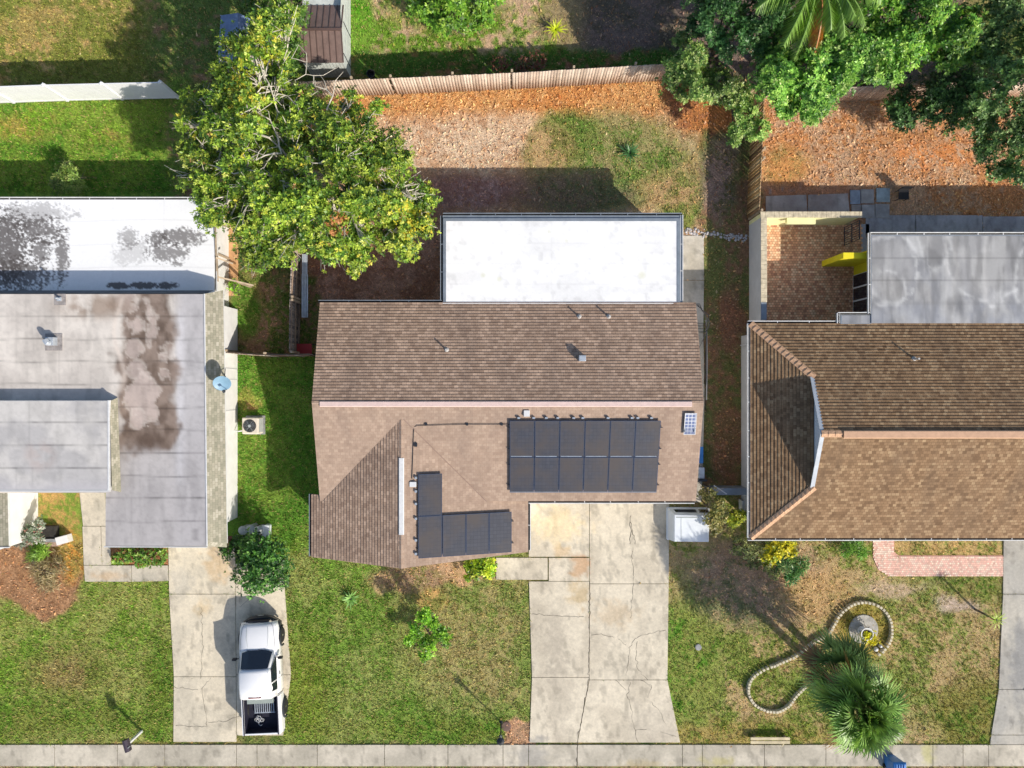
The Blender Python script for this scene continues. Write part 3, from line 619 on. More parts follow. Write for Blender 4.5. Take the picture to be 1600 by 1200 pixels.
# ================================================================== FENCES
vmat('boards', .85, ((3, .15), (30, .25)), .4)
def boxes_np(name, bx, material, parent):
    """bx: list of (8 corners, colour) -> one mesh with colour per box"""
    V = np.array([b[0] for b in bx]).reshape(-1, 3); c = np.repeat(np.array([b[1] for b in bx]), 8, 0); n = len(bx)
    f = np.array([(0, 3, 2, 1), (4, 5, 6, 7), (0, 1, 5, 4), (1, 2, 6, 5), (2, 3, 7, 6), (3, 0, 4, 7)])
    Fc = (np.arange(n)[:, None, None] * 8 + f[None]).reshape(-1, 4)
    return npmesh(name, V, Fc, material, org(parent), parent, col=c)
def obox(a, b, th, z0, z1, side=0):
    d = (b - a).normalized(); n = Vector((-d.y, d.x, 0)); o = n * side
    A = a + o - n * th / 2; B = b + o - n * th / 2; Cc = b + o + n * th / 2; D = a + o + n * th / 2
    return [(p.x, p.y, z0) for p in (A, B, Cc, D)] + [(p.x, p.y, z1) for p in (A, B, Cc, D)]
def board_fence(label, base, h, cols, bw=.14, gap=.004, post=2.44, lean=0, side=1, postmat='wood_top', group=None, loc=None):
    pts = [P(x, y) for x, y in base]; t = thing('wooden_fence', label, 'fence', pts[0], group)
    bx = []; rails = MB(); cl = [C(*c) for c in cols]
    for a, b in zip(pts[:-1], pts[1:]):
        L_ = (b - a).length; d = (b - a) / L_; n = int(L_ / bw); tone = 1
        for i in range(n):
            if i % 16 == 0: tone = random.uniform(.92, 1.06)
            p = a + d * (i * bw + gap / 2); q = a + d * ((i + 1) * bw - gap / 2); hh = h + random.uniform(-.03, .03)
            c = cl[random.randrange(len(cl))] * tone * random.uniform(.92, 1.06)
            bx.append((obox(p, q, .018, 0, hh, side=-side * .045 + random.uniform(-.004, .004)), np.clip(c, 0, .9)))
        for z in (.3, h * .52, h - .2): rails.add(*(lambda v: (v, [(0, 3, 2, 1), (4, 5, 6, 7), (0, 1, 5, 4), (1, 2, 6, 5), (2, 3, 7, 6), (3, 0, 4, 7)]))(obox(a, b, .04, z, z + .085)))
        k = 0
        while k * post < L_:
            p = a + d * min(k * post, L_ - .05); n_ = Vector((-d.y, d.x, 0)) * side * .07; p = p + n_
            MB().box((p.x - .05, p.y - .05, 0), (p.x + .05, p.y + .05, h + .06)).build('post', M[postmat], t, bevel=.008); k += 1
    boxes_np('boards', bx, M['boards'], t); rails.build('rail', M['wood_fence'], t)
    return t
W1 = [(204, 184, 166), (196, 174, 156), (210, 192, 174), (186, 166, 148)]
board_fence('long weathered brown board fence along the back of the middle yard', [(470, 152), (620, 146), (800, 138), (1042, 124), (1110, 130)], 1.83, W1, side=1, post=2.9)
board_fence('short weathered board fence half hidden under the trees at the back of the right yard', [(1196, 152), (1300, 158), (1480, 150), (1640, 150)], 1.75, W1, side=1)
board_fence('slatted brown fence running north from the courtyard wall between the two yards', [(1168, 342), (1172, 250), (1176, 150)], 1.8, [(190, 150, 100), (120, 92, 70), (206, 176, 130), (150, 118, 84)], bw=.17, gap=.03, side=-1)
board_fence('dark board fence standing in shade between the left house and the middle house', [(470, 552), (471, 470), (474, 400), (486, 320)], 1.7, [(150, 140, 134), (120, 112, 108), (164, 150, 140)], side=-1)
board_fence('low thin board gate fence joining the left house wall to the middle house', [(372, 552), (430, 556), (496, 555)], 1.5, [(190, 178, 162), (150, 120, 100)], side=1)
# white vinyl fence behind the left yard
t = thing('vinyl_fence', 'white vinyl panel fence behind the left house yard', 'fence', P(-60, 162))
base = [(-160, 164), (-50, 162), (22, 160), (106, 157), (192, 155), (279, 153)]; hh = 1.8
pz = [P(x, y) for x, y in base]
for i, (a, b) in enumerate(zip(pz[:-1], pz[1:])):
    d = (b - a).normalized(); m = MB(); k6 = [(0, 3, 2, 1), (4, 5, 6, 7), (0, 1, 5, 4), (1, 2, 6, 5), (2, 3, 7, 6), (3, 0, 4, 7)]
    n = 12; L_ = (b - a).length
    for j in range(n): m.add(obox(a + d * (L_ * j / n + .004), a + d * (L_ * (j + 1) / n - .004), .025, .05, hh - .12), k6)
    m.build('panel', M['vinyl'], t)
    MB().add(obox(a, b, .05, hh - .12, hh), k6).build('rail', M['vinyl'], t); MB().add(obox(a, b, .05, .02, .14), k6).build('rail', M['vinyl'], t)
for p in pz:
    q = MB().box((p.x - .065, p.y - .065, 0), (p.x + .065, p.y + .065, hh + .06)); q.lathe((p.x, p.y, hh + .06), [(.1, 0), (.1, .02), (.02, .07)], 4); q.build('post', M['vinyl'], t)
# end panel turning into the tree
a = pz[-1]; b = P(292, 130)
# grey metal double fence by the right house
t = thing('side_gate', 'dark grey metal gate closing the gap beside the right house', 'gate', P(1100, 756))
a = P(1098, 757); b = P(1166, 757)
MB().box((a.x, a.y - .09, 0), (b.x, a.y - .05, 1.35)).build('gate_panel', M['grey_metal'], t)
for z in (.3, 1.25): MB().box((a.x, a.y - .16, z), (b.x, a.y - .09, z + .08)).build('rail', M['dark_metal'], t)
MB().box((a.x - .1, a.y - .3, 1.36), (b.x, a.y + .02, 1.40)).build('top_rail', M['grey_metal'], t)
for x in (a.x, b.x - .08): MB().box((x, a.y - .1, 0), (x + .08, a.y + .0, 1.5)).build('post', M['dark_metal'], t)
MB().beam((a.x + .15, a.y + .15, 1.42), (a.x + .75, a.y - .25, 1.42), .05, .05).build('brace', M['trim_white'], t)

# ================================================================== MIDDLE HOUSE
ZE, ZR = 2.7, 4.02
hs = thing('middle_house', 'brown shingled gable house with solar panels and white flat rear roof', 'house', (0, 0, 0))
XL, XR_ = -8.73, 8.36; YB, YF = 3.70, -5.32; YM = (YB + YF) / 2
wl = MB(); wl.box((XL + .45, YF + .5, 0), (XR_ - .45, YB - .5, 2.56)); wl.box((-8.6, -7.3, 0), (.3, YF + .6, 2.1))
wl.box((-2.95, YB - .6, 0), (7.55, 7.35, 2.55)); wl.build('wall', M['white_stucco'], hs)
slope('roof', hs, [(XL, YB, ZE), (XR_, YB, ZE), (XR_ + .0, YM, ZR), (XL - .0, YM, ZR)], M['shingle_shaded'], step=.026, deckmat=M['trim_white'])
slope('roof', hs, [(XL, YF, ZE), (XR_, YF, ZE), (XR_, YM, ZR), (XL, YM, ZR)], M['shingle_sunlit'], deckmat=M['trim_white'])
# gable end walls
for x in (XL + .45, XR_ - .45): MB().add([(x, YB - .5, 2.5), (x, YF + .5, 2.5), (x, YM, ZR - .16)], [(0, 1, 2)]).build('gable_wall', M['white_stucco'], hs)
pt = .2927; XW = -4.86; ZW = 3.79; YJ = YM - (ZR - ZW) / pt
yS = -8.10; xWl = -9.16; xWr = .74; zWl = ZW - pt * (XW - xWl); zWr = ZW - pt * (xWr - XW)
xv = XW - (ZW - ZE) / pt; xv2 = XW + (ZW - ZE) / pt
UP = .012
# west slope: triangle up the valley, then the eave part
slope('wing_roof', hs, [(xWl, -7.90, zWl + UP), (XW, yS, ZW + UP), (XW, YJ + .12, ZW + UP), (xv, YF - .0, ZE + UP), (xv, -5.03, ZE + UP), (xWl, -5.03, zWl + UP)][:4] + [(xWl, YF, zWl + UP)], M['shingle_shaded'], step=.026)
slope('wing_roof', hs, [(xWl, YF, zWl + UP), (xv, YF, ZE + UP), (xv + .0, YF + .28, ZE + UP), (xWl, YF + .28, zWl + UP)], M['shingle_shaded'], step=.026)
slope('wing_roof', hs, [(XW, yS, ZW + UP), (xWr, -7.76, zWr + UP), (xWr, YF, zWr + UP), (xv2, YF, ZE + UP), (XW, YJ + .12, ZW + UP)], M['shingle_sunlit'])
dk = MB()
dk.add([(xWl, -7.90, zWl - .01), (XW, yS, ZW - .01), (XW, YF, ZW - .01), (xWl, YF + .28, zWl - .01), (xWl, -7.90, zWl - .14), (XW, yS, ZW - .14), (XW, YF, ZW - .14), (xWl, YF + .28, zWl - .14)],
       [(0, 1, 2, 3), (7, 6, 5, 4), (0, 4, 5, 1), (3, 7, 4, 0)])
dk.add([(XW, yS, ZW - .01), (xWr, -7.76, zWr - .01), (xWr, YF, zWr - .01), (XW, YF, ZW - .01), (XW, yS, ZW - .14), (xWr, -7.76, zWr - .14), (xWr, YF, zWr - .14), (XW, YF, ZW - .14)],
       [(0, 1, 2, 3), (7, 6, 5, 4), (0, 4, 5, 1), (1, 5, 6, 2), (2, 6, 7, 3)])
dk.build('wing_fascia', M['copper_trim'], hs)
gm = MB(); gm.add([(-8.6, -7.3, 2.05), (.3, -7.3, 2.05), (.3, -7.3, 2.2), (XW, -7.3, ZW - .16), (-8.6, -7.3, 2.5)], [(0, 1, 2, 3, 4)]); gm.build('wing_gable', M['white_stucco'], hs)
# windows and garage door on the front (seen from the side positions)
MB().box((1.6, YF + .46, .02), (6.8, YF + .52, 2.15)).build('garage_door', M['trim_white'], hs)
w_ = MB().box((-7.2, -7.34, .9), (-5.4, -7.28, 2.0)).build('window', M['trim_white'], hs); MB().box((-7.12, -7.36, .98), (-5.48, -7.34, 1.92)).build('pane', M['glass_dark'], w_)
# white membrane rear roof
def whitecol(x, y):
    c = rgbmix(C(255, 254, 252), C(242, 240, 240), sstep(.52, .75, fbm(x / 34, y / 26, 61, 5)) * .7)
    s = sstep(.56, .78, fbm(x / 9, y / 9, 67, 4)) * .12 + sstep(.5, .7, fbm(x / 60, y / 24, 69, 5)) * .09; c = c * (1 - s)[:, None]
    for yy in (380, 412, 444): c = c * (1 - np.exp(-((y - yy - .6 * np.sin(x / 19)) / .9) ** 2) * .07)[:, None]
    for xx in (770, 862, 950, 1010): c = c * (1 - np.exp(-((x - xx) / .9) ** 2) * .05)[:, None]
    ee = np.minimum(np.minimum(x - 697, 1058 - x), np.minimum(y - 345, 474 - y)); c = c * (1 - .18 * np.exp(-ee / 3.5) * fbm(x / 6, y / 6, 71, 3))[:, None]
    for cx, cy, r in ((755, 430, 5), (780, 436, 5), (858, 362, 3), (885, 376, 3), (1003, 430, 8)):
        a = sstep(0, 1, 1.2 - np.hypot(x - cx, y - cy) / r) * .35; c = c * (1 - a[:, None]) + C(190, 190, 130) * a[:, None]
    return c
MB().box((-3.14, YB - .02, 2.5), (7.77, 7.66, 2.655)).build('flat_roof_deck', M['grey_metal'], hs)
paint_sheet('flat_roof', hs, (697, 345.5, 1058, 476), 2.69, .07, whitecol, M['roof_paint'])
fl = MB(); k = (H - 2.7) / F; X = lambda px: (px - 800) * k; Y = lambda py: (600 - py) * k
fl.box((X(692.5), Y(475), 2.66), (X(697), Y(341), 2.715)); fl.box((X(697), Y(345.5), 2.66), (X(1058), Y(341), 2.715)); fl.box((X(1058), Y(475), 2.66), (X(1063), Y(341), 2.715))
fl.build('edge_flashing', M['grey_metal'], hs)
MB().box((X(692), Y(476.5), 2.695), (X(1052), Y(473.5), 2.735)).build('transition_flashing', M['trim_white'], hs)
def gutter(parent, a, b, wdt=.11, z=2.66, side=(0, 1), m='gutter_white', straps=True):
    """open trough along a->b on the given side"""
    a = Vector((*a, 0)); b = Vector((*b, 0)); s = Vector((*side, 0)); d = (b - a).normalized(); mb = MB()
    def bx(o0, o1, z0, z1):
        p = a + s * o0; q = b + s * o0; r = b + s * o1; t_ = a + s * o1; v = [p, q, r, t_]
        if (q - p).cross(r - q).z < 0: v = v[::-1]
        return [(p.x, p.y, z0) for p in v], [(p.x, p.y, z1) for p in v]
    mb.hexa(*bx(wdt - .016, wdt + .016, z - .11, z + .012)); mb.hexa(*bx(.0, .01, z - .11, z)); mb.hexa(*bx(0.01, wdt - .016, z - .11, z - .10))
    if straps:
        L_ = (b - a).length; n = max(2, int(L_ / 1.15))
        for i in range(1, n):
            p = a + d * (L_ * (i / n) + random.uniform(-.1, .1)); q = p + s * wdt; mb.beam((p.x, p.y, z - .004), (q.x, q.y, z - .004), .03, .012)
    g = mb.build('gutter', M[m], parent)
    ib = MB(); v0, v1 = bx(.011, wdt - .017, z - .099, z - .075); ib.hexa(v0, v1); ib.build('trough_fill', M['gutter_inside'], g)  # dark strip along the bottom of the trough
    return g
gutter(hs, (X(497), YB + .0), (X(690), YB), z=2.66, side=(0, 1), m='grey_metal')
gutter(hs, (X(692), 7.66), (X(1066), 7.66), z=2.69, side=(0, 1), m='grey_metal')
gutter(hs, (-3.14, YB + .1), (-3.14, 7.66), z=2.69, side=(-1, 0), m='grey_metal', straps=True)
gutter(hs, (7.66, YB + .1), (7.66, 7.7), z=2.69, side=(1, 0))
gutter(hs, (.76, YF), (XR_ - .05, YF), z=2.66, side=(0, -1))
gutter(hs, (xWl, -7.88), (xWl, -5.03), z=zWl - .02, side=(-1, 0), m='grey_metal', straps=False)
gutter(hs, (xWr, -7.7), (xWr, YF - .1), z=zWr - .02, side=(1, 0), m='gutter_white')
# ridge vents
k = (H - ZR) / F
def ridge_box(name, parent, a, b, w, h, m, lip=.02):
    mb = MB(); a = Vector(a); b = Vector(b); d = (b - a).normalized(); s = Vector((-d.y, d.x, 0)) * w / 2
    z = Vector((0, 0, h)); e = s * .75
    mb.add([a - s, a + s, b + s, b - s, a - e + z, a + e + z, b + e + z, b - e + z], [(0, 1, 2, 3), (7, 6, 5, 4), (0, 4, 5, 1), (1, 5, 6, 2), (2, 6, 7, 3), (3, 7, 4, 0)])
    n = int((b - a).length / 1.22)
    return mb.build(name, m, parent)
ridge_box('ridge_vent', hs, ((500 - 800) * k, YM - .06, ZR - .0), ((1081 - 800) * k, YM - .06, ZR - .0), .26, .055, M['pink_vent'])
ridge_box('ridge_vent', hs, (XW, -3.25, ZW + .0), (XW, -6.62, ZW + .0), .24, .055, M['trim_white'])
def caps(parent, a, b, m, w=.28, step=.2, name='ridge_cap', lift=.015):
    mb = MB(); a = Vector(a); b = Vector(b); L_ = (b - a).length; d = (b - a) / L_; s = Vector((0, 0, 1)).cross(d).normalized() * w / 2; n = int(L_ / step)
    for i in range(n):
        p = a + d * (L_ * i / n); q = a + d * (L_ * (i + 1) / n + .03); u = Vector((0, 0, lift)); dr = Vector((0, 0, w * .16))
        mb.add([p - s - dr + u, p + u * 1.6 + u, p + s - dr + u, q - s - dr + u * .6, q + u, q + s - dr + u * .6, p - s - dr - u, p + s - dr - u, p],
               [(0, 1, 4, 3), (1, 2, 5, 4), (0, 8, 1), (1, 8, 2)], [[(i * .37, 0), (i * .37 + .1, 0), (i * .37 + .1, .1), (i * .37, .1)], [(i * .37, 0), (i * .37 + .1, 0), (i * .37 + .1, .1), (i * .37, .1)], [(0, .01)] * 3, [(0, .01)] * 3])
    return mb.build(name, m, parent)
caps(hs, (XW, -3.25, ZW + .02), (XW, YJ, ZW + .02), M['shingle_sunlit']); caps(hs, (XW, yS, ZW + .02), (XW, -6.62, ZW + .02), M['shingle_sunlit'])
def zroof(y): return ZR - abs(y - YM) * pt
def onroof(px, py):
    z = 3.3
    for _ in range(20):
        p = P(px, py, z); z = zroof(p.y)
    return P(px, py, z)
def pipe(parent, px, py, h=.35, r=.04, zf=onroof, m='pvc_grey'):
    p = zf(px, py); mb = MB(); mb.tube([(p.x, p.y, p.z - .05), (p.x, p.y, p.z + h)], r, 10); mb.lathe((p.x, p.y, p.z), [(.12, 0), (.08, .06), (.045, .08)], 10)
    return mb.build('vent_pipe', M[m], parent, smooth=False)
pipe(hs, 698, 547, .36); pipe(hs, 905, 495, .32); pipe(hs, 951, 495, .36)
p = onroof(909, 560)
mb = MB().box((p.x - .15, p.y - .13, p.z - .1), (p.x + .15, p.y + .13, p.z + .35)); vb = mb.build('exhaust_vent', M['galvanised'], hs, bevel=.015)
# electrical conduit from the solar array to the junction box
def wingE(px, py):
    z = 3.3
    for _ in range(20):
        q = P(px, py, z); z = ZW - (q.x - XW) * pt
    return P(px, py, z)
q1 = [onroof(798, 662.5), onroof(652, 664), None]
cpts = [onroof(798, 663), onroof(720, 663), onroof(652, 665)] + [wingE(647, 667), wingE(646, 690), wingE(645, 720), wingE(644, 748)]
cpts = [Vector((p.x, p.y, p.z + .06)) for p in cpts]
mb = MB().tube(cpts, .014, 6)
for px, py in ((666, 663), (730, 663), (784, 663)): p = onroof(px, py); mb.box((p.x - .05, p.y - .05, p.z), (p.x + .05, p.y + .06, p.z + .08))
p = wingE(650, 695); mb.box((p.x - .06, p.y - .08, p.z), (p.x + .06, p.y + .08, p.z + .1))
mb.build('conduit', M['dark_metal'], hs)
MB().beam((XW + .1, YJ + .05, ZW + .03), (xv2 - .02, YF - .02, ZE + .035), .035, .012).build('valley_strip', mat('valley', alb(146, 124, 112), .8, .1), hs)  # thin darker strip drawn along the east valley
p = wingE(645, 756); MB().box((p.x - .13, p.y - .12, p.z), (p.x + .16, p.y + .1, p.z + .12)).build('junction_box', M['trim_white'], hs, bevel=.01)
p = onroof(823, 646); MB().box((p.x - .13, p.y - .13, p.z), (p.x + .13, p.y + .14, p.z + .12)).build('junction_box', M['trim_white'], hs, bevel=.01)
# service wires on the east wall
mb = MB()
for i in range(5):
    a = P(1085 + 2 * i, 474, 2.75); b = P(1096 + random.uniform(-3, 8), 510 + 8 * i, 1.6); m_ = (a + b) / 2 + Vector((.35 + .1 * random.random(), random.uniform(-.1, .2), .1)); mb.tube([a, m_, b], .012, 5)
for i in range(4):
    a = P(1088, 505 + 4 * i, 2.0); b = P(1104, 510 + 5 * i, .9); mb.tube([a, (a + b) / 2 + Vector((.1, .05, .35)), b, P(1100 + i, 600 + 20 * i, .3)], .012, 5)
mb.build('service_cable', M['black_plastic'], hs)
mb = MB().tube([P(1104, 512, .5), P(1105, 560, .5), P(1104, 625, .6)], .03, 8); mb.tube([P(1103, 500, .5), P(1104, 512, .6)], .02, 6); mb.build('conduit', M['pvc_grey'], hs)

# ------------------------------------------------------------------ solar arrays
def panel(parent, c, ex, ey, n, wx, wy, cm='solar_cell', fm='solar_frame', cells=(6, 10)):
    """panel centred at c, ex/ey unit vectors in its plane"""
    mb = MB(); f = .018; t = .035
    def pl(u, v, h): return c + ex * u + ey * v + n * h
    def blk(u0, u1, v0, v1, h0, h1): mb.hexa([pl(u0, v0, h0), pl(u1, v0, h0), pl(u1, v1, h0), pl(u0, v1, h0)], [pl(u0, v0, h1), pl(u1, v0, h1), pl(u1, v1, h1), pl(u0, v1, h1)])
    a, b = wx / 2, wy / 2
    blk(-a, -a + f, -b, b, 0, t); blk(a - f, a, -b, b, 0, t); blk(-a + f, a - f, -b, -b + f, 0, t); blk(-a + f, a - f, b - f, b, 0, t)
    pn = thing_child('solar_panel', c, parent)
    mb.build('frame', M[fm], pn)
    g = MB(); 
    g.hexa([pl(-a + f, -b + f, .004), pl(a - f, -b + f, .004), pl(a - f, b - f, .004), pl(-a + f, b - f, .004)], [pl(-a + f, -b + f, t - .006), pl(a - f, -b + f, t - .006), pl(a - f, b - f, t - .006), pl(-a + f, b - f, t - .006)])
    uvs = [[(0, 0)] * 4] + [[(0, 0), (wx, 0), (wx, wy), (0, wy)]] + [[(0, 0)] * 4] * 4
    g.uv = uvs; g.build('cells', M[cm], pn)
    return pn
def thing_child(name, loc, parent):
    o = bpy.data.objects.new(name, None); o.empty_display_size = .2; return link(o, loc, parent)
def cellmat(name, base, line, bus, su, sv, lw=.012, tint=None):
    m, nt, b = newmat(name); uv = nt.nodes.new('ShaderNodeUVMap').outputs[0]
    br = nt.nodes.new('ShaderNodeTexBrick'); br.offset = 0; nt.links.new(uv, br.inputs['Vector'])
    br.inputs['Scale'].default_value = 1; br.inputs['Brick Width'].default_value = su; br.inputs['Row Height'].default_value = sv; br.inputs['Mortar Size'].default_value = lw; br.inputs['Mortar Smooth'].default_value = .4
    br.inputs['Color1'].default_value = base; br.inputs['Color2'].default_value = tuple(x * 1.35 for x in base[:3]) + (1,); br.inputs['Mortar'].default_value = line
    br2 = nt.nodes.new('ShaderNodeTexBrick'); br2.offset = 0; nt.links.new(uv, br2.inputs['Vector'])
    br2.inputs['Scale'].default_value = 1; br2.inputs['Brick Width'].default_value = su / 3.0; br2.inputs['Row Height'].default_value = 50; br2.inputs['Mortar Size'].default_value = .004
    br2.inputs['Color1'].default_value = (0, 0, 0, 1); br2.inputs['Color2'].default_value = (0, 0, 0, 1); br2.inputs['Mortar'].default_value = (1, 1, 1, 1)
    col = mixc(nt, br.outputs['Color'], bus, br2.outputs['Color'])
    n = noise(nt, .8, 4, .6, wpos(nt)); warm = tint or (base[0] * 2.2, base[1] * 1.6, base[2] * 1.1, 1)
    col = mixc(nt, col, warm, ramp(nt, n, [(.4, (0, 0, 0)), (.65, (.9, .9, .9))]))
    nt.links.new(col, b.inputs['Base Color']); b.inputs['Roughness'].default_value = .3; b.inputs['Specular IOR Level'].default_value = .5
    b.inputs['Coat Weight'].default_value = .3; b.inputs['Coat Roughness'].default_value = .1
cellmat('cells_dark', (.040, .042, .055, 1), (.022, .026, .040, 1), (.095, .095, .10, 1), .17, .17, tint=(.075, .062, .056, 1))
cellmat('cells_blue', (.06, .10, .24, 1), (.75, .76, .78, 1), (.4, .42, .5, 1), .16, .16, .02)
EX = Vector((1, 0, 0)); nS = Vector((0, -math.sin(math.atan(pt)), math.cos(math.atan(pt)))); EY = nS.cross(EX); 
def array(label, ctrs, ex, ey, n, lift, wx, wy, top=None):
    c0 = sum((c for c in ctrs), Vector((0, 0, 0))) / len(ctrs)
    t = thing('solar_array', label, 'solar panels', c0)
    for c in ctrs: panel(t, c + n * lift, ex, ey, n, wx, wy, 'cells_dark')
    return t
# large array, 6 x 2
tl = onroof(795, 652); tr = onroof(1033, 655); bl = onroof(797, 767)
pw = 1.085; phh = 1.70; cs = []
n_ = nS; x0 = tl.x + .0; ys = (655, 766)
ytop = onroof(900, 655).y - .02; 
for r in range(2):
    for i in range(6):
        v = r * (phh + .02) + phh / 2; y = ytop - v * math.cos(math.atan(pt)); x = -.11 + (i + .5) * (pw + .02)
        cs.append(Vector((x, y, zroof(y))))
arr = array('large dark solar array of two rows of six panels on the front roof slope', cs, EX, EY, nS, .12, pw, phh)
mb = MB()
for r, v in enumerate((.35, 1.35, 2.1, 3.1)):
    y = ytop - v * math.cos(math.atan(pt)); mb.beam((-.2, y, zroof(y) + .08), (6.62, y, zroof(y) + .08), .04, .05)
mb.build('rail', M['dark_metal'], arr)
for x in (.95, 2.0, 3.1, 4.2, 5.25, 1.5, 2.7, 5.5, 6.1, .3):
    y = ytop + .07; MB().box((x - .06, y - .03, zroof(y) + .02), (x + .06, y + .05, zroof(y) + .16)).build('clamp', M['galvanised'], arr)
y = ytop - (phh + .01) * math.cos(math.atan(pt)); mb = MB()
for i in range(6): mb.beam((-.05 + i * 1.105, y, zroof(y) + .165), (.88 + i * 1.105, y, zroof(y) + .165), .03, .014)
mb.build('mid_rail', M['galvanised'], arr)
y = ytop - (2 * phh + .04) * math.cos(math.atan(pt)); MB().beam((-.1, y, zroof(y) + .15), (6.5, y, zroof(y) + .15), .02, .03).build('lower_rail', M['galvanised'], arr)
# L shaped array on the wing: panels long side down the page
nE = Vector((math.sin(math.atan(pt)), 0, math.cos(math.atan(pt)))); eY = Vector((0, 1, 0)); eX = eY.cross(nE)
def wx_(x, y): return Vector((x, y, ZW - (x - XW) * pt))
p1 = wingE(653, 733); cs = []; w2, h2 = 1.05, 1.84; ca = math.cos(math.atan(pt))
xa = wingE(653, 790).x; ya = -3.98
cs.append(wx_(xa + .5 * w2 * ca, ya - h2 / 2)); cs.append(wx_(xa + .5 * w2 * ca, ya - h2 * 1.5 - .02))
for i in range(1, 4): cs.append(wx_(xa + (i + .5) * (w2 + .02) * ca, ya - h2 * 1.5 - .02))
arr2 = array('smaller L-shaped dark solar array of five panels on the front wing roof', cs, eX, eY, nE, .12, w2, h2)
mb = MB()
for v in (.4, 1.4, 2.3, 3.3):
    L0 = xa - .06; L1 = xa + (1.0 if v < 1.84 else 4.1) * 1.07 * ca; y = ya - v
    mb.beam(wx_(L0, y) + nE * .08, wx_(L1, y) + nE * .08, .04, .05)
mb.build('rail', M['dark_metal'], arr2)
for v in (.15, .75, 1.3, 1.95, 2.9, 3.5): q = wx_(xa - .07, ya - v); MB().box((q.x - .05, q.y - .05, q.z + .02), (q.x + .05, q.y + .05, q.z + .15)).build('clamp', M['galvanised'], arr2)
# small panel near the east rake
c = onroof(1077.5, 661); t = thing('solar_array', 'small single blue solar panel with a white frame near the right edge of the roof', 'solar panel', c)
panel(t, c + nS * .1, EX, EY, nS, .52, 1.0, 'cells_blue', 'trim_white')
mb = MB(); 
for dx in (-.2, .2): mb.box((c.x + dx - .02, c.y - .4, c.z - .15), (c.x + dx + .02, c.y + .4, c.z + .08))
mb.build('mount', M['galvanised'], t)

# ================================================================== LEFT HOUSE
lh = thing('left_house', 'white walled house with stained grey flat roofs and green shingle edges', 'house', (-20, 0, 0))
def PX(z): 
    k = (H - z) / F; return (lambda x: (x - 800) * k), (lambda y: (600 - y) * k)
X4, Y4 = PX(3.4); X5, Y5 = PX(3.9); X25, Y25 = PX(2.25)
wb = MB(); wb.box((-17.5, Y4(850) + .55, 0), (-13.52, Y4(457) - .4, 3.0)); wb.box((-35, Y4(764) + .5, 0), (-17.501, Y4(457) - .4, 3.0)); wb.build('wall', M['white_stucco'], lh)
MB().box((-30, Y4(470), 0), (-13.95, Y25(318), 2.04)).build('wall', M['white_stucco'], lh)
MB().box((-35, -7.55, 0), (-23.35, Y4(760), 2.6)).build('wall', M['white_stucco'], lh)
MB().box((-35, Y4(462) , 2.0), (X4(320.5) - .1, Y4(457) + .06, 2.93)).build('parapet', M['shade_stucco'], lh)
def backroof(x, y):
    c = rgbmix(C(255, 255, 255), C(244, 244, 246), sstep(.45, .7, fbm(x / 40, y / 30, 5, 5)))
    def blot(c, cx, cy, rx, ry, st, th=.5, sc=5):
        xo = x + (fbm(x / 6, y / 6, 23, 3) - .5) * 10; e = np.clip(1.4 - np.sqrt(((xo - cx) / rx) ** 2 + ((y - cy) / ry) ** 2), 0, 1); nn = .45 * fbm(x / sc, y / sc, 17, 5) + .55 * fbm(x / 2.6, y / 2.2, 19, 3)
        a = sstep(th - .04, th + .14, nn * .78 + e * .30) * st * sstep(0, .3, e); return c * (1 - a[:, None]) + C(84, 78, 76) * a[:, None]
    for q in ((10, 385, 36, 60, .9, .50, 5), (60, 360, 40, 24, .85, .52, 4), (62, 390, 18, 24, .8, .5, 4), (96, 400, 10, 44, .8, .48, 3), (30, 430, 50, 30, .85, .5, 4), (200, 372, 18, 16, .55, .5, 6), (245, 374, 16, 12, .8, .5, 6),
        (262, 395, 34, 16, .75, .52, 4), (285, 370, 36, 14, .8, .5, 6), (45, 335, 70, 18, .45, .5, 9), (205, 395, 30, 20, .3, .5, 9), (185, 446, 16, 5, .9, .4, 6), (225, 446, 20, 5, .9, .4, 6), (262, 446, 14, 5, .9, .4, 6), (277, 412, 12, 4, .7, .5, 3)): c = blot(c, *q)
    for yy in (345, 382, 418): a = np.exp(-((y - yy - 2 * np.sin(x / 50)) / 1.2) ** 2) * .10; c = c * (1 - a)[:, None]
    for xx in (0, 40, 96, 176, 256): a = np.exp(-((x - xx) / 1.3) ** 2) * .05; c = c * (1 - a)[:, None]
    return c
paint_sheet('rear_roof', lh, (-420, 312, -40, 458), 2.255, .15, backroof, M['roof_paint'])
paint_sheet('rear_roof', lh, (-40, 312, 335, 458), 2.255, .045, backroof, M['roof_paint'])
MB().box((-36, Y25(458), 2.05), (X25(335), Y25(312), 2.25)).build('roof_deck', M['trim_white'], lh)
gutter(lh, (-36, Y25(312)), (X25(335.5), Y25(312)), z=2.25, side=(0, 1)); gutter(lh, (X25(335), Y25(454)), (X25(335), Y25(311)), z=2.25, side=(1, 0))
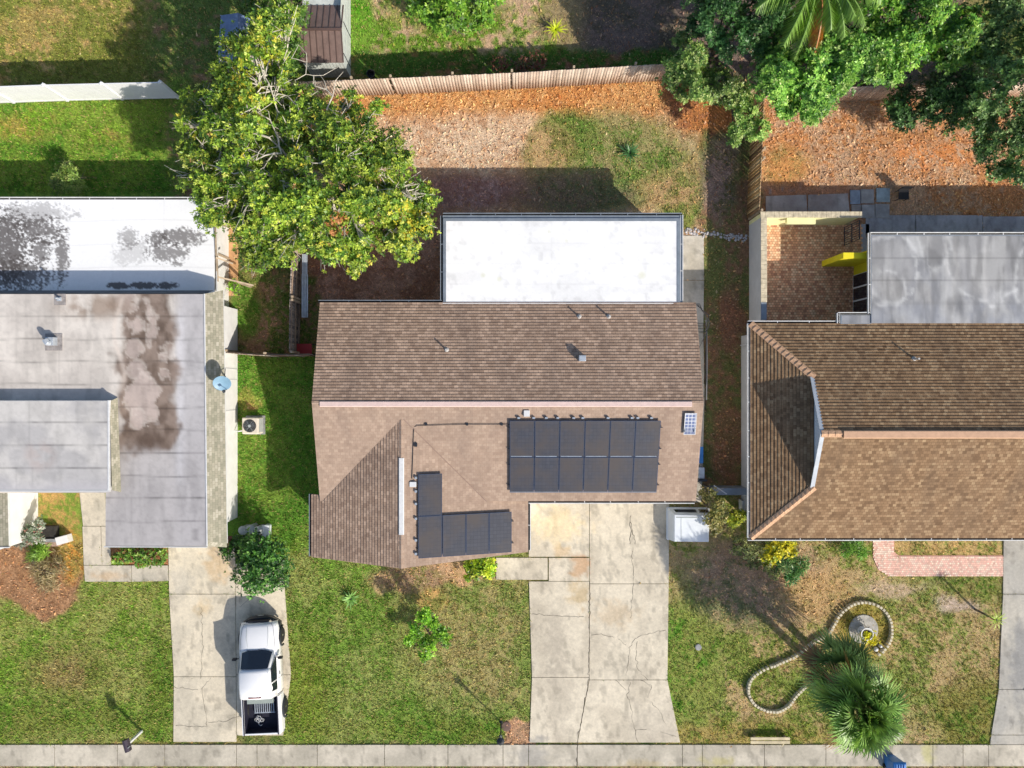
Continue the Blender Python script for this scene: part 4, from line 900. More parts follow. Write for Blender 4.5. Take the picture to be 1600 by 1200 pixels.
def greyroof(x, y):
    c = rgbmix(C(220, 212, 203), C(202, 194, 186), sstep(.4, .65, fbm(x / 60, y / 50, 71, 5)))
    a = sstep(262, 290, x) * (1 - sstep(480, 560, y) * .0); c = rgbmix(c, C(180, 178, 182), a * .75)
    a = sstep(560, 760, y) * .9; c = rgbmix(c, C(176, 172, 173), a * sstep(-50, 200, x))
    a = np.exp(-((x - 281) / 7) ** 2) * .5 * sstep(470, 500, y) * (1 - sstep(720, 780, y)); c = rgbmix(c, C(222, 220, 224), a)
    n = fbm(x / 24, y / 30, 81, 5)
    n9 = fbm(x / 34, y / 34, 97, 4); e = sd_rect(x + (n - .5) * 30 + (n9 - .5) * 60, y + (n - .5) * 30 + (n9 - .5) * 40, 180, 448, 276, 712)
    a = sstep(-4, 16, e) * sstep(.20, .44, n * .7 + .3 * fbm(x / 60, y / 8, 88, 4) + .08); c = rgbmix(c, rgbmix(C(104, 86, 74), C(142, 124, 112), sstep(.3, .7, fbm(x / 12, y / 16, 87, 4))), a * .95)
    a = sstep(-4, 20, sd_ell(x, y, 232, 690, 46, 22)) * .75; c = rgbmix(c, C(92, 76, 66), a)
    for cx, cy, rx, ry, s in ((212, 508, 15, 9, .8), (238, 515, 8, 26, .7), (210, 545, 17, 15, .75), (200, 468, 13, 20, .6), (213, 580, 18, 16, .8), (222, 622, 26, 38, .85), (212, 655, 14, 16, .8), (232, 485, 6, 14, .6), (255, 585, 8, 8, .5), (255, 560, 6, 5, .6), (262, 550, 10, 12, .2)):
        n3 = fbm(x / 9, y / 9, int(cx), 4); f = sd_ell(x + (n - .5) * 26 + (n3 - .5) * 14, y + (n3 - .5) * 22, cx, cy, rx, ry); a = sstep(-3, 5, f) * s; c = rgbmix(c, C(196, 180, 172), a)
        r = np.exp(-((f) / 1.6) ** 2) * .35; c = rgbmix(c, C(226, 216, 206), r)
    a = sstep(-8, 16, sd_ell(x, y, 145, 478, 64, 24)) * sstep(.35, .6, n) * .8; c = rgbmix(c, C(150, 130, 114), a)
    a = np.exp(-((x - 186 - 8 * np.sin(y / 22)) / 4) ** 2) * sstep(452, 470, y) * (1 - sstep(590, 620, y)) * .5; c = rgbmix(c, C(224, 210, 198), a)
    d_ = sstep(.42, .7, fbm(x / 14, y / 70, 141, 5)) * .16 + sstep(.5, .66, fbm(x / 6, y / 5, 142, 4)) * .08; c = c * (1 - d_)[:, None]
    for yy in (494, 530, 565, 600, 637, 672, 708, 744, 778, 815): a = np.exp(-((y - yy - .8 * np.sin(x / 23 + yy)) / 1.1) ** 2) * (.2 + .34 * vn(x / 13, y * 0 + yy, 4)); c = c * (1 - a)[:, None]
    for xx, y0, y1 in ((92, 460, 600), (205, 780, 850), (285, 780, 850), (300, 815, 850)): a = np.exp(-((x - xx) / 1.1) ** 2) * .12 * ((y > y0) & (y < y1)); c = c * (1 - a)[:, None]
    a = sstep(0, 3, sd_rect(x, y, 300, 824, 311, 846)) * .25; c = c * (1 - a)[:, None]
    return c
def raised(x, y):
    c = rgbmix(C(204, 200, 196), C(184, 181, 180), sstep(.4, .65, fbm(x / 50, y / 40, 91, 5)))
    a = sstep(-8, 14, sd_ell(x, y, 62, 712, 26, 26)) * sstep(.3, .6, fbm(x / 14, y / 14, 93)) * .5; c = rgbmix(c, C(180, 164, 158), a)
    d_ = sstep(.45, .7, fbm(x / 18, y / 40, 143, 5)) * .13 + sstep(.5, .66, fbm(x / 6, y / 5, 144, 4)) * .07; c = c * (1 - d_)[:, None]
    for yy in (660, 696, 731): a = np.exp(-((y - yy - .6 * np.sin(x / 17)) / 1.1) ** 2) * (.18 + .34 * vn(x / 11, y * 0 + yy, 6)); c = c * (1 - a)[:, None]
    for xx, y0, y1 in ((46, 625, 696), (120, 625, 770), (82, 696, 731), (26, 731, 770), (50, 731, 770)): a = np.exp(-((x - xx) / 1.1) ** 2) * .13 * ((y > y0) & (y < y1)); c = c * (1 - a)[:, None]
    a = sstep(742, 770, y) * .3; c = rgbmix(c, C(186, 184, 196), a)
    return c
def sheet_multi(name, rects, z, fn): 
    for r in rects: paint_sheet(name, lh, r, z, .07, fn, M['roof_paint'])
sheet_multi('main_roof', [(-420, 459.5, 320, 770), (165, 770.0, 322, 853)], 3.405, greyroof)
MB().prism([(X4(-500), Y4(459.5)), (X4(320), Y4(459.5)), (X4(322), Y4(853)), (X4(165), Y4(853)), (X4(165), Y4(769)), (X4(-500), Y4(769))], 3.1, 3.40).build('roof_deck', M['shade_stucco'], lh)
paint_sheet('raised_roof', lh, (-420, 626.5, 169, 764.5), 3.905, .07, raised, M['roof_paint'])
MB().box((X5(-420), Y5(766), 3.38), (X5(170), Y5(626), 3.90)).build('raised_roof_deck', M['shade_stucco'], lh)
MB().box((X5(168.6), Y5(766), 3.80), (X5(171.5), Y5(625.5), 3.93)).build('drip_edge', M['trim_white'], lh)
MB().box((X5(-420), Y5(768.5), 3.80), (X5(171.5), Y5(766), 3.915)).build('drip_edge', M['shade_stucco'], lh)
# mansard strips
k4 = (H - 2.85) / F
slope('mansard', lh, [P(320.5, 459, 3.40), P(348.5, 453.5, 2.9), P(354.5, 849, 2.9), P(324.5, 846, 3.40)], M['shingle_green'], course=.12, step=.008, deckmat=M['trim_white'], thick=.1)
slope('mansard', lh, [P(324.5, 846, 3.40), P(354.5, 849, 2.9), P(354.5, 855, 2.82), P(325, 853.5, 3.30)], M['shingle_green'], course=.12, step=.006)
slope('mansard', lh, [P(171, 627, 3.88), P(181, 621.5, 3.42), P(189, 769, 3.42), P(172, 766, 3.88)], M['shingle_green'], course=.12, step=.006)
slope('mansard', lh, [P(-400, 459, 3.40), P(320.5, 459, 3.40), P(334, 454, 2.95), P(-400, 454, 2.95)][:4], mat('mansard_shaded', alb(90, 100, 112), .85, .2, 3), course=.14, step=.006)  # north mansard: its shade is painted as a dark blue-grey
ln = MB().beam(P(319.5, 459, 3.42), P(323.5, 853, 3.42), .05, .04); ln.build('drip_edge', M['trim_white'], lh)
MB().beam(P(163, 854, 3.36), P(324, 854.5, 3.36), .05, .1).build('drip_edge', M['shade_stucco'], lh)
slope('mansard', lh, [P(-60, 770, 3.3), P(12, 770, 3.0), P(14, 855, 3.0), P(-60, 855, 3.3)], M['shingle_green'], course=.12, step=.008, deckmat=M['trim_white'])
MB().beam(P(-60, 855, 3.2), P(15, 855, 3.0), .05, .12).build('drip_edge', M['shade_stucco'], lh)
# east wall details
for py in (617.5, 625.5, 633.5):
    p = P(354.5, py, 2.55); MB().box((-13.54, p.y - .07, 2.2), (-13.5, p.y + .07, 2.5)).build('wall_vent', M['black_plastic'], lh)
for py, zz in ((576, 2.6), (593, 2.6), (641, 2.6)):
    y = (600 - py) / GS * .98; MB().box((-13.525, y - .02, .1), (-13.505, y + .02, zz)).build('wall_joint', M['shade_stucco'], lh)
MB().tube([(-13.48, (600 - 672) / GS, .4), (-13.3, (600 - 673) / GS, .42), (-13.1, (600 - 672) / GS, .3)], .03, 6).build('refrigerant_line', M['trim_white'], lh)
for i, (px, py, s) in enumerate(((94, 467, .28), (84, 533, .42))):
    p = P(px, py, 3.42); a = s * .9; MB().prism([(p.x - a, p.y - s), (p.x + a, p.y - s), (p.x + a, p.y + s * .8), (p.x - a, p.y + s * .8)], 3.405, 3.425).build('roof_patch', mat('patch%d' % i, alb(165, 158, 155), .9, .25, 5), lh)
    mb = MB()
    if i: mb.box((p.x - .17, p.y - .2, 3.42), (p.x + .17, p.y + .16, 3.74)); mb.tube([(p.x, p.y - .1, 3.74), (p.x - .02, p.y - .1, 3.84), (p.x - .1, p.y + .05, 3.86)], .13, 8)
    else: mb.tube([(p.x, p.y, 3.4), (p.x, p.y, 3.75)], .05, 8); mb.box((p.x - .12, p.y - .1, 3.42), (p.x + .08, p.y + .08, 3.5))
    mb.build('roof_vent', M['galvanised'], lh, bevel=.02)
# satellite dish on the roof edge
t = thing('satellite_dish', 'grey blue satellite dish mounted on the edge of the left house roof', 'satellite dish', P(352, 588, 2.95))
c = P(347, 598, 3.75); m = MB(); m.tube([P(352, 588, 2.9), P(352, 590, 3.3), c - Vector((0, 0, .03))], .03, 8); m.tube([P(352, 576, 2.95), P(351, 589, 3.3)], .018, 6); m.build('mast', M['dark_metal'], t)
ax = Vector((.25, -.55, .8)).normalized(); m = MB(); q = ax.to_track_quat('Z', 'Y').to_matrix().to_4x4(); q.translation = c; m.M = q
m.lathe((0, 0, 0), [(.02, -.04), (.2, -.03), (.38, .05), (.385, .06), (.36, .05), (.18, -.01), (.01, -.02)], 28); m.build('dish', M['dish_blue'], t, smooth=True)
m = MB(); m.M = q; m.tube([(0, -.36, .05), (0, -.2, .4)], .015, 6); m.box((-.05, -.24, .38), (.05, -.14, .48)); m.build('feed_arm', M['dark_metal'], t)

# AC unit
t = thing('ac_unit', 'beige air conditioner with a black top fan beside the left house', 'air conditioner', P(392, 668))
p = P(390.5, 665.5, .8); a = .40
MB().box((p.x - .46, p.y - .46, -.02), (p.x + .46, p.y + .46, .06)).build('pad', M['slab'], t)
MB().box((p.x - a, p.y - a, .06), (p.x + a, p.y + a, .78)).build('casing', M['ac_beige'], t, bevel=.06, segs=3)
m = MB()
for z in np.arange(.14, .7, .05):
    for sx, sy, ex_, ey_ in ((a + .003, -a + .08, 0, 1), ): m.box((p.x + a + .001, p.y - a + .08, z), (p.x + a + .008, p.y + a - .08, z + .02)); m.box((p.x - a + .08, p.y + a + .001, z), (p.x + a - .08, p.y + a + .008, z + .02))
m.build('louvre', M['can_grey'], t)
cx, cy = p.x - .02, p.y
MB().lathe((cx, cy, .78), [(.31, 0), (.31, .02), (.285, .03), (.285, .004), (.0, .003)], 28).build('fan_well', M['black_plastic'], t)
m = MB()
for i in range(4):
    an = i * math.pi / 2 + .5; m.M = Matrix.Translation((cx, cy, .795)) @ Matrix.Rotation(an, 4, 'Z') @ Matrix.Rotation(.35, 4, 'X'); m.box((.05, -.07, -.004), (.26, .07, .004))
m.build('fan_blade', M['dark_metal'], t)
m = MB()
for i in range(5): r = .07 + i * .05; m.tube([(cx + r * math.cos(k * math.pi / 12), cy + r * math.sin(k * math.pi / 12), .825) for k in range(25)], .0028, 4, caps=False)
for i in range(6): m.tube([(cx, cy, .826), (cx + .3 * math.cos(i * math.pi / 3), cy + .3 * math.sin(i * math.pi / 3), .815)], .004, 4)
m.lathe((cx, cy, .82), [(.07, 0), (.07, .02), (.03, .025)], 14); m.build('fan_guard', M['can_grey'], t)

# ================================================================== RIGHT HOUSE
X, Y = PX(2.7)
rh = thing('right_house', 'tan shingled house with a hipped gable roof and grey flat rear roof', 'house', (18, -2, 0))
XW2 = 10.87; YN = 2.76; YS2 = -7.02; YM2 = (YN + YS2) / 2; p2 = .42; ze = 2.6; zr2 = ze + (YN - YM2) * p2; gx_ = 13.32; run = gx_ - XW2; zg = ze + run * p2
XE = 30.0
slope('roof', rh, [(XW2, YN, ze), (XE, YN, ze), (XE, YM2, zr2), (gx_, YM2, zr2), (gx_, YN - run, zg)], M['shingle_tan'], course=.15, step=.03)
slope('roof', rh, [(XW2, YS2, ze), (XE, YS2, ze), (XE, YM2, zr2), (gx_, YM2, zr2), (gx_, YS2 + run, zg)], M['shingle_tan'], course=.15, step=.016)
slope('hip_roof', rh, [(XW2, YN, ze), (XW2, YS2, ze), (gx_, YS2 + run, zg), (gx_, YN - run, zg)], M['shingle_tan'], course=.15, step=.034)
MB().add([(gx_ + .03, YN - run, zg - .02), (gx_ + .03, YS2 + run, zg - .02), (gx_ + .03, YM2, zr2 - .01)], [(0, 1, 2)]).build('gable_face', mat('gable_grey', alb(190, 200, 215), .8, .1), rh)
mat('rake_grey', alb(190, 196, 204), .7, .1)
for s in (YN - run, YS2 + run): MB().beam((gx_ - .06, s, zg + .0), (gx_ - .06, YM2, zr2 + .0), .18, .04).build('rake_trim', M['rake_grey'], rh)
dk = MB(); dk.box((XW2 + .02, YS2 + .02, ze - .2), (XE, YN - .02, ze - .03)); dk.build('fascia', M['trim_white'], rh)
wm = MB(); wm.box((XW2 + .42, YS2 + .6, 0), (XE, YN - .4, ze - .2)); wm.build('wall', M['shade_stucco'], rh)
caps(rh, (XW2, YN, ze + .03), (gx_, YN - run, zg + .03), M['shingle_tan_cap'] if 'shingle_tan_cap' in M else mat('shingle_tan_cap', alb(214, 172, 138), .9, .2, 8), w=.32, step=.24, name='hip_cap', lift=.03)
caps(rh, (XW2, YS2, ze + .03), (gx_, YS2 + run, zg + .03), M['shingle_tan_cap'], w=.32, step=.24, name='hip_cap', lift=.03)
caps(rh, (gx_ - .1, YM2, zr2 + .02), (14.1, YM2, zr2 + .02), M['shingle_tan_cap'], w=.3, step=.24, name='ridge_cap')
ridge_box('ridge_vent', rh, (14.15, YM2 - .02, zr2 + .01), (XE, YM2 - .02, zr2 + .01), .36, .07, M['tan_vent'])
gutter(rh, (XW2, YS2), (XW2, YN), z=ze - .0, side=(-1, 0)); gutter(rh, (XW2 - .11, YS2), (XE, YS2), z=ze, side=(0, -1)); gutter(rh, (XW2 - .11, YN), (X(1312), YN), z=ze, side=(0, 1))
def onroof2(px, py):
    z = 3.3
    for _ in range(20): q = P(px, py, z); z = zr2 - abs(q.y - YM2) * p2
    return P(px, py, z)
pipe(rh, 1428, 561, .42, .045, onroof2)
# downspouts and wall bits
MB().tube([(XW2 + .1, 2.0, 2.5), (XW2 + .36, 1.9, 2.2), (XW2 + .37, 1.9, .1)], .035, 6).build('downspout', M['trim_white'], rh)
MB().box((XW2 + .2, -1.6, 1.9), (XW2 + .42, -1.4, 2.1)).build('wall_lamp', M['dark_metal'], rh)
MB().box((XW2 + .30, YS2 + .75, 0), (XW2 + .42, YS2 + 1.35, .5)).build('meter_box', M['trim_white'], rh)
# flat rear roof
def grey2(x, y):
    c = rgbmix(C(178, 178, 179), C(146, 147, 151), sstep(.38, .62, fbm(x / 26, y / 60, 101, 5)))
    n = fbm(x / 30, y / 30, 111, 5)
    for cx, cy, rx, ry in ((1395, 420, 40, 55), (1540, 400, 60, 70), (1460, 380, 22, 40), (1620, 430, 40, 60), (1385, 450, 30, 26)):
        f = sd_ell(x + (n - .5) * 30, y + (n - .5) * 30, cx, cy, rx, ry); r = np.exp(-(f / 3.0) ** 2) * .6 * sstep(.3, .6, fbm(x / 12, y / 12, 7)); c = rgbmix(c, C(214, 214, 214), r); c = rgbmix(c, C(178, 176, 174), sstep(0, 12, f) * .35)
    for xx, ww in ((1450, 5), (1492, 4), (1540, 4), (1480, 3)): a = np.exp(-((x - xx - (n - .5) * 14) / ww) ** 2) * sstep(.35, .6, fbm(x / 9, y / 40, 5)) * .6; c = rgbmix(c, C(208, 206, 204), a * .7)
    a = sstep(-10, 16, sd_ell(x, y, 1450, 455, 20, 30)) * sstep(.45, .55, n) * .5; c = rgbmix(c, C(160, 158, 156), a)
    a = sstep(470, 480, y) * .25 * sstep(.35, .6, n); c = rgbmix(c, C(150, 156, 170), a)
    d_ = sstep(.4, .68, fbm(x / 9, y / 50, 151, 5)) * .24 + sstep(.42, .62, fbm(x / 44, y / 34, 153, 5)) * .14; c = c * (1 - d_)[:, None]
    for yy in (403, 438, 474): a = np.exp(-((y - yy) / 1.1) ** 2) * .25; c = c * (1 - a)[:, None]
    return c
paint_sheet('flat_roof', rh, (1362, 368.5, 1900, 505), 2.705, .07, grey2, M['roof_paint'])
paint_sheet('flat_roof', rh, (1315.5, 493, 1362, 505.5), 2.665, .07, grey2, M['roof_paint'])
MB().box((X(1361), Y(505), 2.5), (X(1900), Y(367), 2.70)).build('roof_deck', M['grey_metal'], rh); MB().box((X(1314), Y(506), 2.5), (X(1361), Y(492.5), 2.66)).build('roof_deck', M['grey_metal'], rh)
gutter(rh, (X(1360), Y(367)), (X(1900), Y(367)), z=2.7, side=(0, 1)); gutter(rh, (X(1361), Y(490)), (X(1361), Y(364)), z=2.7, side=(-1, 0)); gutter(rh, (X(1310), Y(492)), (X(1360), Y(492)), z=2.66, side=(0, 1), straps=False); gutter(rh, (X(1313), Y(505)), (X(1313), Y(489)), z=2.66, side=(-1, 0), straps=False)
# rear addition walls: yellow wall and sliding doors facing the courtyard
xw = 16.82; MB().box((xw, YN + .1, 0), (30, Y(372) - .3, 2.5)).build('wall', M['yellow_wall'], rh)
d0, d1 = (600 - 431) / GS, (600 - 492) / GS
dr_ = MB().box((xw - .05, d1, .05), (xw - .004, d0, 2.2)).build('sliding_door', M['trim_white'], rh)
for i in range(3):
    a = d1 + (d0 - d1) * i / 3 + .05; b = d1 + (d0 - d1) * (i + 1) / 3 - .03; MB().box((xw - .065, a, .12), (xw - .052, b, 2.12)).build('pane', M['glass_dark'], dr_)
MB().box((15.25, 5.78, 0), (xw - .004, 6.05, 2.3)).build('wing_wall', M['yellow_wall'], rh)
# courtyard wall
t = thing('courtyard_wall', 'low cream stucco wall with capping around the brick courtyard', 'wall', P(1180, 345))
zc = 1.75; MB().box((11.68, (600 - 352) / GS - .0, 0), (16.3, (600 - 352) / GS + .2, zc)).build('wall_panel', M['cream'], t)
MB().box((11.68, (600 - 505) / GS, 0), (11.88, (600 - 352) / GS - .002, zc)).build('wall_panel', M['shade_stucco'], t)
mb = MB(); y0 = (600 - 352) / GS; x = 11.62
while x < 16.32: mb.box((x, y0 - .04, zc), (min(x + .21, 16.36), y0 + .24, zc + .05 + random.uniform(0, .012))); x += .22
mb.build('capping', M['cream_cap'], t)
mb = MB(); y = y0 - .045
while y > (600 - 474) / GS: mb.box((11.64, y - .21, zc), (11.92, y, zc + .05 + random.uniform(0, .012))); y -= .22
mb.build('capping', M['cream_cap'], t)
MB().box((11.64, (600 - 505) / GS, zc), (11.90, y, zc + .06)).build('capping', M['grey_metal'], t)
mb = MB().box((12.95, y0 - .28, 1.45), (14.3, y0 - .004, 1.56)); mb.box((13.0, y0 - .2, 1.2), (13.08, y0 - .004, 1.449)); mb.box((14.15, y0 - .2, 1.2), (14.23, y0 - .004, 1.449)); o = mb.build('shelf', M['cream'], t)
# iron gate at the courtyard's corner
t = thing('courtyard_gate', 'open dark iron gate at the back corner of the courtyard', 'gate', P(1320, 372)); a = P(1318, 356); b = P(1318, 384)
mb = MB()
for i in range(9): q = a.lerp(b, i / 8); mb.beam((q.x, q.y, .05), (q.x, q.y, 1.6), .02, .02)
mb.build('bars', M['dark_metal'], t); mb = MB()
for z in (.1, .85, 1.6): mb.beam((a.x, a.y, z), (b.x, b.y, z), .035, .035)
mb.build('rail', M['dark_metal'], t)
# ================================================================== TREES AND PLANTS
def leaves_np(ctr, axis, k, L_, W_, cols, open_=(50, 85), jit=.25, rise=0.0, lean=None):
    """k kite-shaped leaves around every rosette; returns V, F, colours"""
    n = len(ctr); c = np.repeat(ctr, k, 0); ax = np.repeat(axis, k, 0); ax = ax / np.linalg.norm(ax, axis=1)[:, None]
    ref = RNG.normal(size=(n * k, 3)); t = np.cross(ax, ref); t /= np.linalg.norm(t, axis=1)[:, None] + 1e-9
    th = np.radians(RNG.uniform(open_[0], open_[1], n * k))[:, None]
    d = ax * np.cos(th) + t * np.sin(th); d[:, 2] += rise; d /= np.linalg.norm(d, axis=1)[:, None]
    s = np.cross(d, ax + RNG.normal(0, .25, (n * k, 3))); s /= np.linalg.norm(s, axis=1)[:, None] + 1e-9
    ll = (L_ * RNG.uniform(.7, 1.2, n * k))[:, None]; ww = ll * W_ / L_
    up = np.cross(s, d)
    b = c + d * ll * .08 + RNG.normal(0, L_ * jit * .3, (n * k, 3))
    tip = b + d * ll - up * ll * RNG.uniform(-.05, .25, (n * k, 1)); mid = b + d * ll * .5
    V = np.stack([b, mid - s * ww * .5, tip, mid + s * ww * .5], 1).reshape(-1, 3)
    F_ = np.arange(len(V)).reshape(-1, 4)
    cc = np.repeat(cols, k, 0) * RNG.uniform(.75, 1.3, (n * k, 1)); return V, F_, np.repeat(np.clip(cc, 0, .9), 4, 0)
def pick(pal, wts, n):
    pal = np.array([C(*c) for c in pal]); w = np.array(wts, float); return pal[RNG.choice(len(pal), n, p=w / w.sum())]
def crown_pts(clumps, n, squash=.75, inner=.55, low=-.35):
    """clumps (x,y,z,r) -> rosette centres and axes spread through the outer volume of every clump"""
    cl = np.array(clumps); w = cl[:, 3] ** 2; i = RNG.choice(len(cl), n, p=w / w.sum())
    d = RNG.normal(size=(n, 3)); d[:, 2] = np.where(d[:, 2] < low, -d[:, 2] * .5, d[:, 2]); d /= np.linalg.norm(d, axis=1)[:, None]
    lump = .72 + .5 * fbm(d[:, 0] * 2.2 + i * 3.1, d[:, 1] * 2.2 + d[:, 2] * 1.7, 9, 3)
    r = cl[i, 3] * np.where(RNG.random(n) < .07, RNG.uniform(1.05, 1.35, n), RNG.uniform(inner, 1.0, n)) * lump
    p = cl[i, :3] + d * np.array([1, 1, squash]) * r[:, None]
    g_ = fbm(p[:, 0] * .95 + p[:, 2] * .3, p[:, 1] * .95, 203, 4); rr = np.minimum(cl[i, 3], 1.2); dn = 1 - sstep(.40, .50, g_)
    p[:, 2] -= dn * rr * 1.1 * (rr > .5); p[:, 2] = np.maximum(p[:, 2], .12);
    ax = d * .8 + np.array([0, 0, .75]); return p, ax, i
def px_clump(px, py, z, rpx): k = (H - z) / F; p = P(px, py, z); return (p.x, p.y, p.z, rpx * k)
def tree(name, label, cat, base, clumps, n, k, L_, W_, pal, wts, group=None, barkm='bark', r0=.16, leafm='leaf', twigs=60, squash=.75, open_=(50, 85), inner=.5, trunk_h=None, patch=None, twig_r=.012):
    bx, by = base; t = thing(name, label, cat, (bx, by, 0), group)
    cl = [tuple(c) for c in clumps]; zt = trunk_h or min(c[2] for c in cl) * .45; m = MB()
    fork = Vector((bx + .1, by - .05, zt)); m.tube([(bx, by, -.05), (bx + .04, by, zt * .5), fork], [r0 * 1.25, r0, r0 * .85], 9)
    pts, ax, ci = crown_pts(cl, n, squash, inner)
    ends = {}
    for j, c in enumerate(cl):
        e = Vector(c[:3]) - Vector((0, 0, c[3] * .2)); md = fork.lerp(e, .5) + Vector((random.gauss(0, .25), random.gauss(0, .25), .1 + .3 * random.random()))
        m.tube([fork, fork.lerp(md, .5) + Vector((random.gauss(0, .1), random.gauss(0, .1), .1)), md, e], [r0 * .55, r0 * .42, r0 * .3, r0 * .12], 6)
        ends[j] = (md, e)
    br = MB(); sel = RNG.choice(n, min(twigs, n), replace=False)
    for q in sel:
        md, e = ends[int(ci[q])]; a = md.lerp(e, random.uniform(.4, 1)); p = Vector(pts[q]); mm = a.lerp(p, .5) + Vector((random.gauss(0, .12), random.gauss(0, .12), random.gauss(0, .08)))
        br.tube([a, mm, p], [twig_r * 2, twig_r * 1.4, twig_r * .6], 4, caps=False)
        for _ in range(2):
            p2 = p + Vector((random.gauss(0, .3), random.gauss(0, .3), random.gauss(0, .15))); br.tube([mm, mm.lerp(p2, .5) + Vector((0, 0, .05)), p2], [twig_r, twig_r * .8, twig_r * .4], 3, caps=False)
    m.build('trunk', M[barkm], t); 
    if twigs: br.build('branch', M['pale_bark' if barkm == 'pale_bark' else 'bark'], t)
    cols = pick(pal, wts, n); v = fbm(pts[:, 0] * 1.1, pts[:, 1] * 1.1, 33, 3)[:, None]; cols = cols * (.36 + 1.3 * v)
    if patch is not None:
        for (ppx, ppy, rr, cc, pr) in patch:
            kx = pts[:, 0] * F / (H - pts[:, 2]) + 800; ky = 600 - pts[:, 1] * F / (H - pts[:, 2])
            a = (np.hypot(kx - ppx, ky - ppy) < rr * RNG.uniform(.6, 1.1, n)) & (RNG.random(n) < pr); cols[a] = C(*cc)
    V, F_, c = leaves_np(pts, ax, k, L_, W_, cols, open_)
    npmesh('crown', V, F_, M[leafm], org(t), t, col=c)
    return t
# big spreading tree left of centre
BT = [(372,62,5.4,30),(410,48,5.6,32),(438,26,5.6,26),(398,92,5.8,34),(350,112,5.2,24),(352,150,5.4,34),(392,140,5.9,34),(428,118,5.6,26),(310,152,4.8,22),
 (300,192,5.0,28),(334,205,5.6,34),(378,196,6.0,34),(300,240,4.9,30),(288,272,4.6,20),(338,256,5.6,32),(372,250,5.6,24),(320,296,5.0,30),(352,310,5.4,36),(330,336,4.6,26),(395,300,6.0,36),
 (385,350,5.3,34),(400,395,4.7,30),(436,384,4.9,34),(430,330,5.8,34),(442,282,6.2,32),(468,250,5.9,22),(476,310,6.2,38),(480,362,5.4,36),(520,330,6.1,40),(515,382,5.2,32),(556,300,6.0,38),(560,350,5.6,38),(558,400,4.7,24),
 (596,268,5.6,34),(604,312,5.6,36),(612,362,5.1,36),(640,300,5.1,32),(664,302,4.8,20),(654,345,4.8,26),(636,388,4.5,24),(560,240,5.6,32),(520,210,5.7,32),(535,262,6.0,32),(500,170,5.3,28),(470,150,5.2,24),(568,196,5.0,24),(606,230,5.0,28),
 (440,150,4.4,26),(455,190,4.2,26),(420,175,4.6,24),(440,220,4.6,26),(405,215,4.8,28),(470,215,4.4,24),(410,258,5.0,24),(545,160,4.8,20),(588,168,4.6,14),(630,250,4.8,18),(455,190,5.3,22),(500,240,5.5,22),(553,425,4.3,9),(430,80,5.2,22)]
cl = [px_clump(a, b, z, r * .98) for a, b, z, r in BT]; bp = P(470, 285, 0)
tree('broadleaf_tree', 'large spreading tree with yellow green leaf rosettes and pale twigs beside the left house', 'tree', (bp.x, bp.y), cl, 15000, 9, .145, .062,
     [(176,196,74), (142,172,60), (106,142,52), (200,210,100), (220,208,80), (74,110,44), (196,152,104)], [26, 32, 28, 8, 2.0, 22, .5], barkm='pale_bark', r0=.2, twigs=620, squash=.6, open_=(35, 92), inner=.3, twig_r=.02,
     patch=((528, 350, 20, (200,140,90), .6), (648, 345, 34, (222,208,70), .25), (600, 340, 40, (200,206,80), .2), (400, 90, 50, (206,204,70), .2), (385, 150, 40, (206,190,70), .12), (625, 400, 40, (196,206,84), .3)))
lm = MB()
for pth in (((470,275,4.6),(430,205,5.9),(388,150,6.3),(352,100,6.2)), ((470,270,4.8),(420,215,6.1),(370,205,6.3),(320,215,5.8)), ((465,262,5.0),(448,190,6.0),(420,130,6.3),(398,80,6.4)), ((470,265,5),(500,200,6.0),(520,150,5.9),(490,118,5.8),(462,92,5.9)),
            ((480,280,5),(540,240,6.3),(572,215,6.2),(572,180,5.6)), ((480,290,5),(540,300,6.6),(600,300,6.4),(650,310,5.8)), ((475,295,5),(500,350,6.4),(545,395,5.6),(556,432,4.6)), ((465,295,5),(420,330,6.3),(395,380,5.9),(408,405,5.3)), ((470,280,5),(410,270,6.6),(350,265,6.4),(300,250,5.5)),
            ((420,215,6.1),(390,180,6.3),(350,165,6.1),(325,150,5.6)), ((430,205,5.9),(440,240,6.4),(400,250,6.6),(380,240,6.6)), ((500,200,6),(470,180,6.2),(450,150,6.0),(428,150,6.1)), ((540,240,6.3),(500,255,6.6),(470,245,6.6))):
    q = [P(a[0], a[1], a[2] - .8) for a in pth]; pp = [q[0]]
    for a, b in zip(q[:-1], q[1:]): pp += [a.lerp(b, .33) + Vector((random.gauss(0, .1), random.gauss(0, .1), random.gauss(0, .05))), a.lerp(b, .7) + Vector((random.gauss(0, .1), random.gauss(0, .1), 0)), b]
    n_ = len(pp); lm.tube(pp, [.045 * (1 - .75 * i / n_) for i in range(n_)], 6)
    for i in range(2, n_):
        for _ in range(1):
            e = pp[i] + Vector((random.gauss(0, .5), random.gauss(0, .5), random.uniform(-.2, .1))); lm.tube([pp[i], pp[i].lerp(e, .5) + Vector((random.gauss(0, .08), random.gauss(0, .08), .04)), e], [.018, .014, .007], 4, caps=False)
big = bpy.data.objects['broadleaf_tree']; lm.build('limb', M['pale_bark'], big)
